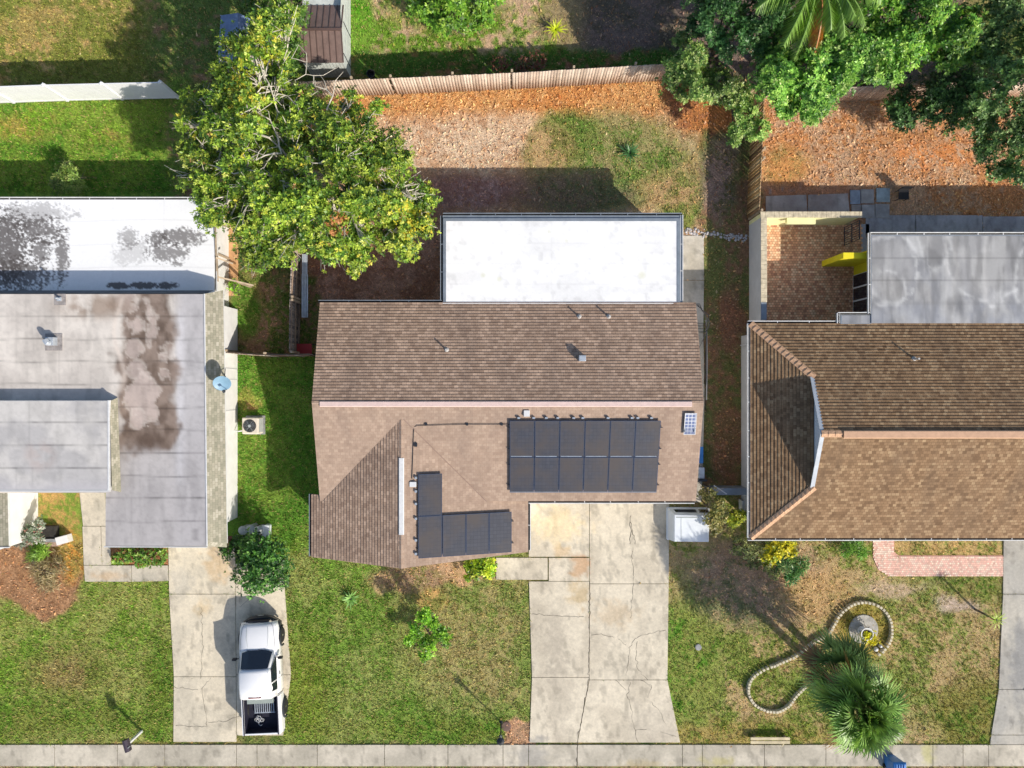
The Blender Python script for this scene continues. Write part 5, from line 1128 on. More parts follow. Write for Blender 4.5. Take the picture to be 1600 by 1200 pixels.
# darker shrubs by the shed
tree('broadleaf_tree', 'mid green fine leaved tree left of the metal shed', 'tree', tuple(P(425, 45).xy), [px_clump(a, b, z, r) for a, b, z, r in ((415, 5, 3.6, 34), (445, 30, 3.4, 30), (452, 70, 2.8, 22), (410, -40, 3.6, 40), (455, -10, 3.4, 26), (455, 96, 2.4, 16))], 1500, 8, .13, .05,
     [(120,150,60), (90,130,50), (70,104,44)], [3, 3, 2], r0=.08, twigs=40)
G1 = 'dense trees crowding the top right corner'
palR = [(136,184,76), (104,156,60), (162,202,94), (70,116,46), (190,214,130)]
def rt(label, clumps, n, base=None, pal=palR, w=(4, 4, 2.5, 3, 1), L_=.16, k=8, **kw):
    c = [px_clump(q[0], q[1], q[2] + random.uniform(-.5, .5), q[3] * .86) for q in clumps]; b = base or (sum(q[0] for q in c) / len(c), sum(q[1] for q in c) / len(c))
    return tree('broadleaf_tree', label, 'tree', b, c, n, k, L_, L_ * .45, pal, w, group=G1, r0=.14, twigs=50, inner=.45, **kw)
rt('light green drooping tree overhanging the right end of the back board fence', [(1062,112,3.4,30),(1085,88,3.8,24),(1102,128,3.8,34),(1130,120,4.0,32),(1080,135,3.0,24),(1150,150,3.4,26),(1165,170,2.8,22),(1185,200,2.4,20),(1152,205,2.2,16),(1148,222,2.0,10),(1066,62,3.6,16),(1168,195,2.4,16),(1050,128,2.8,12),(1120,146,2.8,16)], 4200, tuple(P(1105, 105).xy),
   [(160,190,100), (126,164,76), (196,210,130), (86,126,58)], (4, 4, 2, 2), .12)
rt('broad bright green tree in the middle of the trees at the top right', [(1215,120,5.4,40),(1250,100,5.8,38),(1290,75,6.0,36),(1240,150,4.8,30),(1280,140,5.4,36),(1320,118,5.6,26),(1340,85,6.0,34),(1370,100,5.8,32),(1400,108,5.2,26),(1380,60,5.9,30),(1300,110,5.8,36),(1215,90,5,26),(1265,176,4.0,20),(1285,172,3.6,12),(1230,165,4,18)], 9500, tuple(P(1300, 110).xy), L_=.13)
rt('dark green tree at the top edge above the drooping tree', [(1120,20,5.5,40),(1150,60,5.2,32),(1180,30,5.8,36),(1100,-20,5.5,40),(1196,74,5,28),(1140,-30,6,50),(1090,40,4.6,22),(1210,-20,6,50)], 3600, None, [(84,130,70), (58,100,50), (120,160,92)], (3, 3, 1), .13)
rt('bright leaved tree at the top edge right of the palm fronds', [(1400,20,6.4,38),(1435,40,6.2,32),(1455,10,6.4,34),(1380,-10,6.4,36),(1430,75,5.6,26),(1500,50,6,34),(1480,90,5.4,26),(1520,20,6,30),(1510,80,5.2,24),(1475,-30,6.6,50),(1455,62,5.8,24)], 4200, None, [(140,184,70), (108,162,58), (74,120,48), (168,204,90)], (3, 4, 3, 1.4), .15)
rt('shaded dark tree between the bright trees and the right edge', [(1440,150,3.4,40),(1480,135,3.6,36),(1460,170,2.6,30),(1510,160,3.2,34),(1425,180,2.4,22),(1530,120,3.8,30),(1410,165,2.6,20),(1500,185,2.4,24)], 2600, tuple(P(1470, 120).xy), [(80,118,60), (100,140,74), (50,80,40)], (3, 2, 3), .13)
rt('olive green tree filling the right edge', [(1590,40,6.4,40),(1570,90,6.0,34),(1600,130,6.2,44),(1550,150,5.2,32),(1580,180,5.4,36),(1610,220,5.2,40),(1560,220,4.4,30),(1580,258,4.0,26),(1540,230,3.6,18),(1600,270,4.2,24),(1530,200,4.2,18),(1640,80,6,60),(1660,200,6,60),(1600,-20,6.5,50),(1555,175,4.6,26)], 6000, tuple(P(1625, 120).xy), [(124,158,88), (92,128,66), (156,182,112), (64,94,50)], (4, 4, 2, 3), .13)
rt('dark tree behind the palm fronds at the top edge', [(1250,20,5.0,40),(1300,10,5.0,40),(1340,20,5.2,36),(1210,50,4.6,30),(1290,-40,5,60),(1240,-30,5,50)], 2800, None, [(90,136,68), (60,100,48), (124,164,84)], (3, 3, 1.5), .14)
rt('round bush-like tree standing at the top edge above the lit leaf litter', [(660,0,2.2,34),(700,12,2.6,40),(742,4,2.4,34),(720,-20,2.6,50),(775,-10,2.0,20),(690,34,1.8,20),(760,30,1.4,14)], 1900, None, [(120,168,52), (92,140,46), (160,194,76), (66,108,40)], (4, 3, 2, 1.5), .15)
# shrubs
def shrub(label, clumps, n, pal, w, L_=.13, k=7, cat='shrub', name='shrub', W_=None, group=None, leafm='leaf', base=None, open_=(45, 85), inner=.4):
    c = [px_clump(*q) for q in clumps]; b = base or (sum(q[0] for q in c) / len(c), sum(q[1] for q in c) / len(c))
    return tree(name, label, cat, b, c, n, k, L_, W_ or L_ * .5, pal, w, r0=.04, twigs=16, group=group, leafm=leafm, open_=open_, inner=inner, trunk_h=.25)
shrub('dense dark green rounded shrub in front of the truck at the left house corner', [(372,862,1.3,24),(400,858,1.5,30),(425,866,1.4,26),(385,890,1.5,26),(412,896,1.6,32),(436,886,1.2,22),(395,914,1.0,18),(420,912,.9,16),(352,856,.9,14),(440,905,.7,12)], 1500,
      [(86,138,52), (60,104,44), (118,164,74), (44,80,38)], (4, 4, 2, 3), .13)
shrub('bright lime green low shrub in the middle front lawn', [(664,962,1.8,12),(650,985,1.5,12),(688,990,1.3,13),(668,1006,1.0,15),(640,1000,.8,8),(698,1002,.8,8),(664,1024,.5,9),(676,975,1.6,10)], 420, [(130,186,48), (160,206,66), (92,146,44)], (3, 3, 2), .14, base=tuple(P(668, 985).xy))
shrub('yellow green leafy shrub against the front wing of the middle house', [(742,882,.8,14),(756,884,.9,16),(736,896,.5,10),(764,892,.6,10)], 260, [(170,200,44), (206,214,66), (110,150,44)], (3, 2, 2), .17)
shrub('sparse olive shrub growing beside the grey gate', [(1108,775,1.6,12),(1122,790,1.8,14),(1112,812,1.6,14),(1128,805,1.6,10),(1100,770,1.2,8),(1118,826,1.2,10)], 330, [(150,146,84), (112,118,62), (176,160,96)], (3, 3, 2), .11, k=6)
shrub('small yellow green bush near the corner of the right house', [(1148,810,.8,12),(1158,806,.8,9),(1143,818,.6,7)], 170, [(206,210,70), (150,170,60)], (2, 2), .13)
shrub('bright yellow croton bush under the eave of the right house', [(1206,862,.9,16),(1222,852,1.0,16),(1234,858,.9,12),(1200,876,.7,10)], 300, [(234,220,50), (210,206,60), (140,160,50)], (3, 2, 1.4), .16)
shrub('dark spiky green bush beside the yellow croton bush', [(1226,876,.7,14),(1244,884,.6,14),(1236,898,.4,10)], 170, [(70,120,60), (110,150,80), (150,170,110)], (3, 2, 1), .28, W_=.05, k=8)
shrub('thin straggly shrub with grey stems left of the right house corner', [(1155,850,1.0,12),(1170,862,1.0,14),(1186,858,.9,12),(1195,880,.8,14),(1208,892,.7,12),(1176,880,.6,10),(1150,862,.7,9)], 240, [(140,150,84), (176,180,120), (96,110,60)], (3, 2, 2), .13, k=6)
shrub('pale green weedy bush growing behind the white roof of the left house', [(106,278,1.0,20),(96,290,.8,14),(122,288,.7,14),(104,264,.9,12)], 360, [(150,170,84), (120,150,66), (180,190,110)], (3, 3, 1.5), .16, W_=.04)
shrub('low dry stick covered plant in the mulch before the left house', [(72,896,.3,18),(90,880,.25,14),(56,884,.25,12),(78,912,.2,14)], 200, [(160,150,110), (190,170,130), (120,110,70)], (3, 3, 2), .26, W_=.03, k=6)
shrub('small green tuft of long leaves beside the stone planter', [(62,860,.35,12),(54,868,.3,8)], 110, [(130,176,60), (160,196,80)], (3, 2), .28, W_=.03, k=8)
shrub('red tinged green ground plants in the bed before the left house', [(200,866,.25,12),(222,872,.25,14),(246,868,.25,14),(184,872,.2,8)], 320, [(104,146,56), (140,170,70), (170,110,80)], (4, 3, 1), .15)
shrub('low green plants in the strip bed under the right house eave', [(1330,852,.4,12),(1345,862,.35,10),(1322,860,.3,8)], 160, [(110,160,60), (140,180,80)], (3, 2), .24, W_=.035, k=8)
shrub('reddish bare shrub standing behind the middle of the board fence', [(840,98,.8,18),(815,102,.7,14),(780,100,.6,14)], 160, [(130,84,66), (110,100,60)], (3, 1), .14, k=4)
shrub('small lime green bush at the corner of the left house side yard', [(366,447,.7,8),(370,452,.5,6)], 90, [(130,180,50), (160,200,70)], (3, 2), .12)
# spiky rosettes
def rosette(name, label, px, py, n, L_, w_, col, rise=(15, 65), h0=.1, group=None, cat='plant', tipc=None, seg=4, droop=.5):
    p = P(px, py, h0); t = thing(name, label, cat, (p.x, p.y, 0), group); Vs = []; Fs = []; Cs = []; b = 0
    for i in range(n):
        a = i * 2.39996 + random.gauss(0, .1); e = math.radians(rise[0] + (rise[1] - rise[0]) * ((i + .5) / n) ** 1.2); ll = L_ * random.uniform(.75, 1.1) * (1 - .35 * (i / n)); d = Vector((math.cos(a), math.sin(a), 0)); s = Vector((-d.y, d.x, 0))
        c = C(*col) * random.uniform(.65, 1.3)
        for j in range(seg + 1):
            u = j / seg; r = ll * u * math.cos(e); z = h0 + ll * u * math.sin(e) - droop * ll * u * u * .5; w2 = w_ * (1 - u) ** .7 * .5 + .002
            q = Vector((p.x, p.y, 0)) + d * r; fold = .3 * w2
            Vs += [q + s * w2 + Vector((0, 0, z + fold)), q - s * w2 + Vector((0, 0, z + fold))]; Cs += [c * (1 + .3 * u)] * 2
            if j: Fs.append((b + 2 * j - 2, b + 2 * j - 1, b + 2 * j + 1, b + 2 * j))
        b += 2 * (seg + 1)
    npmesh('leaves', np.array([tuple(v) for v in Vs]), np.array(Fs), M['leaf'], org(t), t, col=np.array(Cs))
    MB().tube([(p.x, p.y, -.05), (p.x, p.y, h0 + .08)], [.06, .04], 8).build('stem', M['bark'], t); return t
rosette('agave_plant', 'small dark green spiky agave in the middle front lawn', 548, 935, 24, .62, .13, (140, 180, 100), (10, 60), droop=.3)
rosette('agave_plant', 'dark green spiky plant on the back lawn of the middle house', 984, 240, 40, .74, .08, (84, 128, 78), (10, 70), droop=.4)
rosette('bromeliad_plant', 'bright yellow green strap leaved plant behind the back board fence', 868, 47, 44, .7, .06, (214, 226, 60), (15, 75), h0=.3, droop=.5)
t = rosette('small_palm', 'slender young palm with a thin stem near the right driveway', 1556, 968, 26, .75, .04, (170, 196, 80), (0, 55), h0=1.5, droop=.9)
# fan palms
def fan_palm(label, px, py, h, n, pet=.9, fan=.85, base=None, col=(110, 146, 78), tilt=0):
    c = P(px, py, h); bs = Vector((base[0], base[1], 0)) if base else Vector((c.x, c.y, 0)); t = thing('fan_palm', label, 'palm tree', bs, 'sabal palms on the right front lawn')
    m = MB(); ps = [bs, bs.lerp(c, .4) + Vector((.03, 0, 0)), bs.lerp(c, .8), c]; m.tube(ps, [.2, .17, .17, .2], 12)
    for i in range(60):
        u = .3 + .7 * (i / 60); q = bs.lerp(c, u); a = i * 2.4; d = Vector((math.cos(a), math.sin(a), 0)); m.beam(q + d * .14, q + d * .26 + Vector((0, 0, .2)), .07, .03)
    m.build('trunk', M['bark'], t)
    Vs = []; Fs = []; Cs = []; b = 0; pm = MB()
    for i in range(n):
        u = (i + .5) / n; a = i * 2.39996 + random.gauss(0, .15); e = math.radians(-42 + 118 * (u ** .85)) + random.gauss(0, .16)
        d = Vector((math.cos(a) * math.cos(e), math.sin(a) * math.cos(e), math.sin(e))); pl = pet * random.uniform(.6, 1.15) * (1 - .55 * u); hub = c + d * pl + Vector((0, 0, -.12 * pl * math.cos(e)))
        pm.tube([c + d * .05, c + d * pl * .55 + Vector((0, 0, .05)), hub], [.022, .015, .012], 4, caps=False)
        sx = d.cross(Vector((0, 0, 1))); sx = sx.normalized() if sx.length > .1 else Vector((1, 0, 0)); roll = random.gauss(0, .7); up = sx.cross(d).normalized(); sx, up = sx * math.cos(roll) + up * math.sin(roll), up * math.cos(roll) - sx * math.sin(roll)
        base_c = C(*col) * random.uniform(.45, 1.45) * (1 if u > .22 else .72)
        if u < .10: base_c = C(170, 130, 90) * random.uniform(.6, 1)
        nl = 24
        for j in range(nl):
            ph = math.radians(-105 + 210 * j / (nl - 1)) + random.gauss(0, .05); dl = (d * math.cos(ph) + sx * math.sin(ph) + up * (.12 - .25 * abs(math.sin(ph)) * 0)).normalized()
            ll = fan * random.uniform(.85, 1.1) * (1 - .28 * (abs(ph) / 2.2)); s = dl.cross(up).normalized(); cc = base_c * random.uniform(.8, 1.25)
            for q in range(4):
                w2 = (.012, .034, .022, .003)[q]; v = (0, .38, .74, 1.0)[q]; pp = hub + dl * ll * v + Vector((0, 0, -.34 * ll * v ** 2.6)) + up * (.02 if j % 2 else 0)
                Vs += [pp + s * w2, pp - s * w2]; Cs += [cc * (.5 + 1.15 * v)] * 2  # leaflets dark near the hub, highlights painted towards the tips
                if q: Fs.append((b + 2 * q - 2, b + 2 * q - 1, b + 2 * q + 1, b + 2 * q))
            b += 8
    pm.build('petiole', mat('petiole', alb(150, 160, 90), .7, .15) if 'petiole' not in M else M['petiole'], t)
    npmesh('fronds', np.array([tuple(v) for v in Vs]), np.array(Fs), M['leaf'], org(t), t, col=np.clip(np.array(Cs), 0, .9)); return t
fan_palm('taller fan palm with full bright green crown beside the sidewalk', 1350, 1112, 5.2, 90, 1.5, .98, None, (124, 158, 78))
fan_palm('shorter darker fan palm right behind the taller one', 1318, 1056, 3.3, 64, 1.3, .9, None, (124, 152, 88))
# feather palm at the top edge
def feather(label, px, py, h, fr):
    c = P(px, py, h); t = thing('feather_palm', label, 'palm tree', (c.x, c.y, 0)); MB().tube([(c.x, c.y, -.05), (c.x, c.y, h)], [.17, .13], 10).build('trunk', M['bark'], t)
    for kind in (0, 1):
        Vs = []; Fs = []; Cs = []; b = 0
        for (a, ll, droop, dead) in fr:
            if dead != kind: continue
            a = math.radians(a); d = Vector((math.cos(a), math.sin(a), 0)); s = Vector((-d.y, d.x, 0)); col = C(208, 140, 84) if dead else C(130, 168, 78)
            n = 64; pt_ = []
            for i in range(n + 1):
                u = i / n; pt_.append(c + d * ll * (u - .12 * u * u) + Vector((0, 0, .55 * ll * u - droop * ll * u * u)))
            for i in range(n): 
                w2 = .02; Vs += [pt_[i] + s * w2, pt_[i] - s * w2, pt_[i + 1] - s * w2, pt_[i + 1] + s * w2]; Cs += [col * .9] * 4; Fs.append((b, b + 1, b + 2, b + 3)); b += 4
            for i in range(4, n):
                for sg in (-1, 1):
                    u = i / n; L2 = (.75 * math.sin(math.pi * (u * .8 + .15)) + .1) * random.uniform(.8, 1.1); tg = (pt_[i + 1] - pt_[i]).normalized(); dl = (s * sg * .8 + tg * .7 + Vector((0, 0, -.15 - .5 * random.random()))).normalized()
                    if dead: dl = (s * sg * .6 + tg * .8 + Vector((0, 0, -.6))).normalized()
                    w2 = .022; cc = col * random.uniform(.65, 1.35); q = pt_[i]; wv = tg * w2
                    Vs += [q + wv, q - wv, q + dl * L2 + Vector((0, 0, -.1 * L2)), q + dl * L2 * .6 + wv]; Cs += [cc, cc, cc * 1.3, cc]; Fs.append((b, b + 1, b + 2, b + 3)); b += 4
        if Vs: npmesh('dead_frond' if kind else 'fronds', np.array([tuple(v) for v in Vs]), np.array(Fs), M['leaf'], org(t), t, col=np.clip(np.array(Cs), 0, .9))
feather('feather palm at the top edge with arching green fronds and one brown dead frond', 1275, -42, 7.4, [(-112, 3.1, .75, 0), (-98, 3.3, .9, 0), (-84, 3.3, .85, 1), (-60, 3.0, .7, 0), (-40, 3.2, .7, 0), (-20, 3.2, .6, 0), (10, 3.2, .6, 0), (50, 3.2, .6, 0), (100, 3.2, .6, 0), (150, 3.2, .6, 0), (190, 3.2, .6, 0), (-150, 3.0, .6, 0), (-50, 2.6, .5, 0), (-75, 2.6, .55, 0)])

# ================================================================== TRUCK
def truck():
    c = P(417, 1045, 0); rz = math.radians(2.6); t = thing('pickup_truck', 'white pickup truck with an extended cab and open dark bed on the left driveway', 'pickup truck', (c.x + .02, c.y + .02, .035))
    T = Matrix.Translation((c.x + .02, c.y + .02, .035)) @ Matrix.Rotation(rz, 4, 'Z')
    # local frame: +y = front, x = right. length 5.5
    def mb(): m = MB(); m.M = T; return m
    # body sides as lofted sections (y, halfwidth bottom, halfwidth belt, z bottom, z belt)
    Yf, Yr = 2.75, -2.72
    def loft(secs, name, m_, bev=.0, smooth=False):
        m = mb(); vs = []; n = len(secs[0])
        for s in secs: vs += s
        fs = [(i * n + k, i * n + (k + 1) % n, (i + 1) * n + (k + 1) % n, (i + 1) * n + k) for i in range(len(secs) - 1) for k in range(n)]
        fs += [tuple(range(n))[::-1], tuple((len(secs) - 1) * n + k for k in range(n))]
        m.add(vs, fs); return m.build(name, M[m_], t, bevel=bev, smooth=smooth, segs=3)
    def sec(y, hw, z0, z1, tw=None, cr=.0):
        tw = tw if tw is not None else hw - .06
        return [(-hw, y, z0), (hw, y, z0), (hw + .015, y, (z0 + z1) * .55), (hw - .02, y, z1 - .1), (tw, y, z1), (tw * .5, y, z1 + cr), (0, y, z1 + cr * 1.15), (-tw * .5, y, z1 + cr), (-tw, y, z1), (-hw + .02, y, z1 - .1), (-hw - .015, y, (z0 + z1) * .55)]
    loft([sec(-.78, .93, .42, 1.12), sec(.2, .94, .42, 1.12), sec(.95, .94, .42, 1.12, cr=.03), sec(1.3, .94, .42, 1.11, cr=.05), sec(1.9, .93, .44, 1.06, .82, .05), sec(2.35, .90, .46, .99, .76, .045), sec(2.56, .84, .48, .90, .68, .03)], 'body', 'truck_white', .0, True)
    # cab greenhouse
    def cabsec(y, hb, ht, zb, zt): return [(-hb, y, zb), (hb, y, zb), (ht + .04, y, zt - .06), (ht - .04, y, zt), (0, y, zt + .035), (-ht + .04, y, zt), (-ht - .04, y, zt - .06)]
    loft([cabsec(-.86, .86, .66, 1.1, 1.50), cabsec(-.74, .87, .70, 1.1, 1.70), cabsec(-.2, .87, .72, 1.1, 1.74), cabsec(.45, .87, .70, 1.1, 1.73), cabsec(.62, .87, .68, 1.1, 1.66)], 'cab', 'truck_white', .0, True)
    loft([cabsec(.55, .87, .69, 1.1, 1.68), cabsec(.63, .87, .67, 1.1, 1.64), cabsec(1.32, .80, .74, 1.08, 1.15)], 'pillar', 'truck_white', 0, True)
    m = mb(); m.add([(-.72, 1.26, 1.20), (-.4, 1.36, 1.21), (.4, 1.36, 1.21), (.72, 1.26, 1.20), (.64, .66, 1.675), (.34, .66, 1.715), (-.34, .66, 1.715), (-.64, .66, 1.675)], [(0, 1, 6, 7), (1, 2, 5, 6), (2, 3, 4, 5)]); m.build('windshield', M['glass_dark'], t)
    m = mb(); m.add([(-.6, -.875, 1.2), (.6, -.875, 1.2), (.54, -.80, 1.58), (-.54, -.80, 1.58)], [(0, 3, 2, 1)]); m.build('rear_window', M['glass_dark'], t)
    for sx in (-1, 1):
        for ya, yb, yc in ((1.05, .55, -.05), (-.12, -.12, -.52)):
            m = mb(); x0, x1 = .885 * sx, .765 * sx
            if ya > 0: v = [(x0, yc, 1.16), (x0, ya, 1.16), (x1, yb, 1.62), (x1, yc, 1.64)]
            else: v = [(x0, yc, 1.16), (x0, ya, 1.16), (x1, ya, 1.64), (x1, yc + .04, 1.60)]
            m.add(v, [(0, 1, 2, 3) if sx > 0 else (3, 2, 1, 0)]); m.build('side_window', M['glass_dark'], t)
        m = mb(); m.box((sx * .945, .08, .95), (sx * .965, .24, .985)); m.build('door_handle', M['black_plastic'], t)
        m = mb(); m.beam((sx * .9, .98, 1.14), (sx * 1.0, .98, 1.2), .05, .05); m.box((sx * .99, .92, 1.1), (sx * 1.19, 1.02, 1.29)); m.build('mirror', M['black_plastic'], t, bevel=.02)
        m = mb(); m.box((sx * .84, -.02, 1.115), (sx * .945, .0, 1.13)); 
    # bed
    for sx in (-1, 1): m = mb(); m.add([(sx * .80, -.9, .50), (sx * .93, -.9, .50), (sx * .94, -.9, .9), (sx * .90, -.9, 1.12), (sx * .80, -.9, 1.12), (sx * .80, Yr, .50), (sx * .93, Yr, .50), (sx * .94, Yr, .9), (sx * .90, Yr, 1.12), (sx * .80, Yr, 1.12)],
        [(0, 1, 6, 5), (1, 2, 7, 6), (2, 3, 8, 7), (3, 4, 9, 8), (4, 0, 5, 9), (0, 4, 3, 2, 1), (5, 6, 7, 8, 9)] if sx > 0 else [(5, 6, 1, 0), (6, 7, 2, 1), (7, 8, 3, 2), (8, 9, 4, 3), (9, 5, 0, 4), (1, 2, 3, 4, 0), (9, 8, 7, 6, 5)]); m.build('bed_side', M['truck_white'], t)
    m = mb(); m.box((-.8, Yr, .5), (.8, Yr + .07, 1.1)); m.build('tailgate', M['truck_white'], t, bevel=.01)
    m = mb(); m.box((-.795, Yr + .08, .52), (.795, -.9, .60)); m.box((-.795, Yr + .08, .60), (-.775, -.9, 1.08)); m.box((.775, Yr + .08, .60), (.795, -.9, 1.08)); m.box((-.775, -.93, .6), (.775, -.9, 1.1)); m.box((-.775, Yr + .075, .6), (.775, Yr + .09, 1.06)); m.build('bed_liner', M['bed_liner'], t)
    for sx in (-1, 1): m = mb(); m.box((sx * .79, Yr, 1.122), (sx * .845, -.9, 1.14)); m.build('bed_rail', M['bed_liner'], t, bevel=.005)
    m = mb(); m.box((-.62, -1.22, 1.0), (.62, -.95, 1.13)); m.build('toolbox', mat('toolbox_grey', alb(150, 160, 155), .6, .1), t, bevel=.01)
    # slatted ramp lying in the bed
    m = mb()
    for i in range(10): x = -.42 + i * .1; m.box((x, -1.85, .7), (x + .035, -1.24, .73))
    m.box((-.45, -1.28, .68), (.55, -1.24, .7)); m.box((-.45, -1.86, .68), (.55, -1.82, .7)); o = m.build('ramp_slats', M['galvanised'], t)
    m = mb(); rp = []
    for k in range(60): a = k * .62; r = .10 + .07 * math.sin(k * .9); rp.append((-.25 + r * math.cos(a) + .004 * k - .1, -2.15 + r * math.sin(a) * 1.1 - .12 * (k > 50) * (k - 50) / 10, .66 + .002 * k))
    m.tube(rp, .012, 5); m.build('rope', M['trim_white'], t)
    # bumper, grille, lights
    m = mb(); n = 13; vs = []; 
    for i in range(n):
        a = -1 + 2 * i / (n - 1); x = a * .95; y = 2.68 - .34 * abs(a) ** 2.6
        vs += [(x, y + .10, .35), (x, y + .12, .62), (x, y + .05, .70), (x, y - .12, .70), (x, y - .12, .35)]
    fs = [(i * 5 + k, i * 5 + (k + 1) % 5, (i + 1) * 5 + (k + 1) % 5, (i + 1) * 5 + k) for i in range(n - 1) for k in range(5)] + [(0, 1, 2, 3, 4), tuple((n - 1) * 5 + k for k in (4, 3, 2, 1, 0))]
    m.add(vs, fs); m.build('bumper', M['dark_metal'], t)
    m = mb(); m.box((-.5, 2.56, .62), (.5, 2.66, .88)); m.build('grille', M['black_plastic'], t, bevel=.02)
    m = mb(); m.box((-.14, 2.79, .5), (.14, 2.81, .58)); m.build('front_plate', M['can_grey'], t)
    for sx in (-1, 1):
        m = mb(); m.add([(sx * .52, 2.64, .68), (sx * .84, 2.44, .68), (sx * .84, 2.40, .90), (sx * .52, 2.60, .90), (sx * .52, 2.5, .68), (sx * .78, 2.3, .68), (sx * .78, 2.28, .91), (sx * .52, 2.48, .91)],
            [(0, 1, 2, 3), (3, 2, 6, 7), (1, 5, 6, 2), (0, 3, 7, 4)]); m.build('headlight', M['chrome'], t)
        m = mb(); m.box((sx * .80, Yr - .012, .7), (sx * .93, Yr - .001, 1.0)); m.build('tail_light', M['red_paint'], t)
    m = mb(); m.box((-.9, Yr - .14, .42), (.9, Yr - .02, .56)); m.build('rear_bumper', M['chrome'], t, bevel=.02)
    m = mb(); m.box((-.8, Yr + .1, .3), (.8, 2.4, .5)); m.build('chassis', M['black_plastic'], t)
    # wheels and arches
    for sx in (-1, 1):
        for y in (1.75, -1.72):
            cen = (sx * .86, y, .36); w = thing_child('wheel', T @ Vector(cen), t)
            m = MB(); m.M = T @ Matrix.Translation(cen) @ Matrix.Rotation(math.pi / 2, 4, 'Y')
            m.lathe((0, 0, 0), [(.20, -.115), (.33, -.115), (.37, -.08), (.37, .08), (.33, .115), (.20, .115)], 26); m.build('tyre', M['black_rubber'], w)
            m = MB(); m.M = T @ Matrix.Translation(cen) @ Matrix.Rotation(math.pi / 2, 4, 'Y'); m.lathe((0, 0, 0), [(.205, -.10), (.21, .08 * sx + .035), (.10, .10 * sx), (.04, .12 * sx)], 18)
            m.build('rim', M['chrome'], w)
            m = mb(); pts = [(sx * .965, y + .46 * math.cos(a), .36 + .46 * math.sin(a)) for a in np.linspace(-.1, math.pi + .1, 13)]; m.tube(pts, .055, 6); m.build('fender_flare', M['dark_metal'], t)
    m = mb(); 
    for sx in (-1, 1): m.tube([(sx * .45, 1.35, 1.145), (sx * .52, 1.9, 1.11), (sx * .50, 2.4, 1.03)], .008, 4)
    m.build('hood_crease', M['can_grey'], t)
    for sx in (-1, 1):
        for yy in (1.02, -.06, -.78): m = mb(); m.tube([(sx * .958, yy, .5), (sx * .962, yy, .75), (sx * .925, yy, 1.03), (sx * .885, yy, 1.125)], .007, 4); m.build('panel_gap', M['black_plastic'], t)
        m = mb(); m.tube([(sx * .84, 1.3, 1.125), (sx * .80, 1.9, 1.075), (sx * .74, 2.35, .998), (sx * .66, 2.52, .95)], .006, 4); m.build('hood_gap', M['black_plastic'], t)
        m = mb(); m.tube([(sx * .64, .5, 1.725), (sx * .66, -.2, 1.735), (sx * .62, -.72, 1.70)], .007, 4); m.build('drip_rail', M['can_grey'], t)
    m = mb(); m.tube([(-.66, 2.53, .955), (0, 2.6, .99), (.66, 2.53, .955)], .007, 4); m.build('hood_edge', M['black_plastic'], t)
    m = mb(); m.box((-.3, -.70, 1.735), (.3, -.66, 1.75)); m.build('brake_light', M['red_paint'], t)
    m = mb(); m.tube([(-.5, 1.36, 1.17), (.05, 1.28, 1.19)], .01, 4); m.tube([(.05, 1.38, 1.17), (.6, 1.30, 1.19)], .01, 4); m.build('wiper', M['black_plastic'], t)
    m = mb(); m.tube([(.2, -.62, 1.77), (.2, -.62, 1.80)], .02, 8); m.build('antenna_base', M['trim_white'], t)
truck()
# truck topper on the ground
t = thing('truck_topper', 'white camper shell with two dark side windows lying on the ground by the driveway', 'camper shell', P(1074, 820, 0))
b0 = [(7.62, -7.62), (9.62, -7.66), (9.66, -6.10), (7.62, -6.08)]; t0 = [(7.82, -7.58), (9.46, -7.60), (9.48, -6.34), (7.82, -6.30)]
m = MB(); z0, z1 = .05, .82
m.hexa([(x, y, z0) for x, y in b0], [(x * .3 + u * .7, y * .3 + v * .7, z1 - .12) for (x, y), (u, v) in zip(b0, t0)]); m.hexa([(x * .3 + u * .7, y * .3 + v * .7, z1 - .118) for (x, y), (u, v) in zip(b0, t0)], [(u, v, z1) for u, v in t0]); m.build('shell', M['topper_white'], t, bevel=.025, segs=3)
m = MB(); 
for a, b in zip(b0, b0[1:] + b0[:1]): m.beam((a[0], a[1], .07), (b[0], b[1], .07), .07, .06)
m.build('rim', M['topper_white'], t, bevel=.01)
def face(u, v):    # point on the north face
    x = 7.62 + (9.66 - 7.62) * u; return Vector((x + (.5 - u) * .16 * v, -6.09 - .18 * v + .018, .08 + .62 * v))
for u0, u1 in ((.13, .66), (.74, .95)):
    ins = .04
    m = MB(); vs = [face(u0 - .015, .30), face(u1 + .015, .30), face(u1 + .015, .86), face(u0 - .015, .86)]; m.add(vs, [(1, 0, 3, 2)]); f_ = m.build('window_frame', M['can_grey'], t)
    m = MB(); vs = [face(u0, .34) + Vector((0, .008, .002)), face(u1, .34) + Vector((0, .008, .002)), face(u1, .82) + Vector((0, .008, .002)), face(u0, .82) + Vector((0, .008, .002))]; m.add(vs, [(1, 0, 3, 2)]); m.build('window', M['glass_dark'], t)
m = MB(); m.beam((8.14, -7.5, .826), (8.14, -6.4, .826), .015, .012); m.beam((7.9, -6.42, .826), (9.0, -6.42, .826), .05, .012); m.build('roof_rib', M['can_grey'], t)

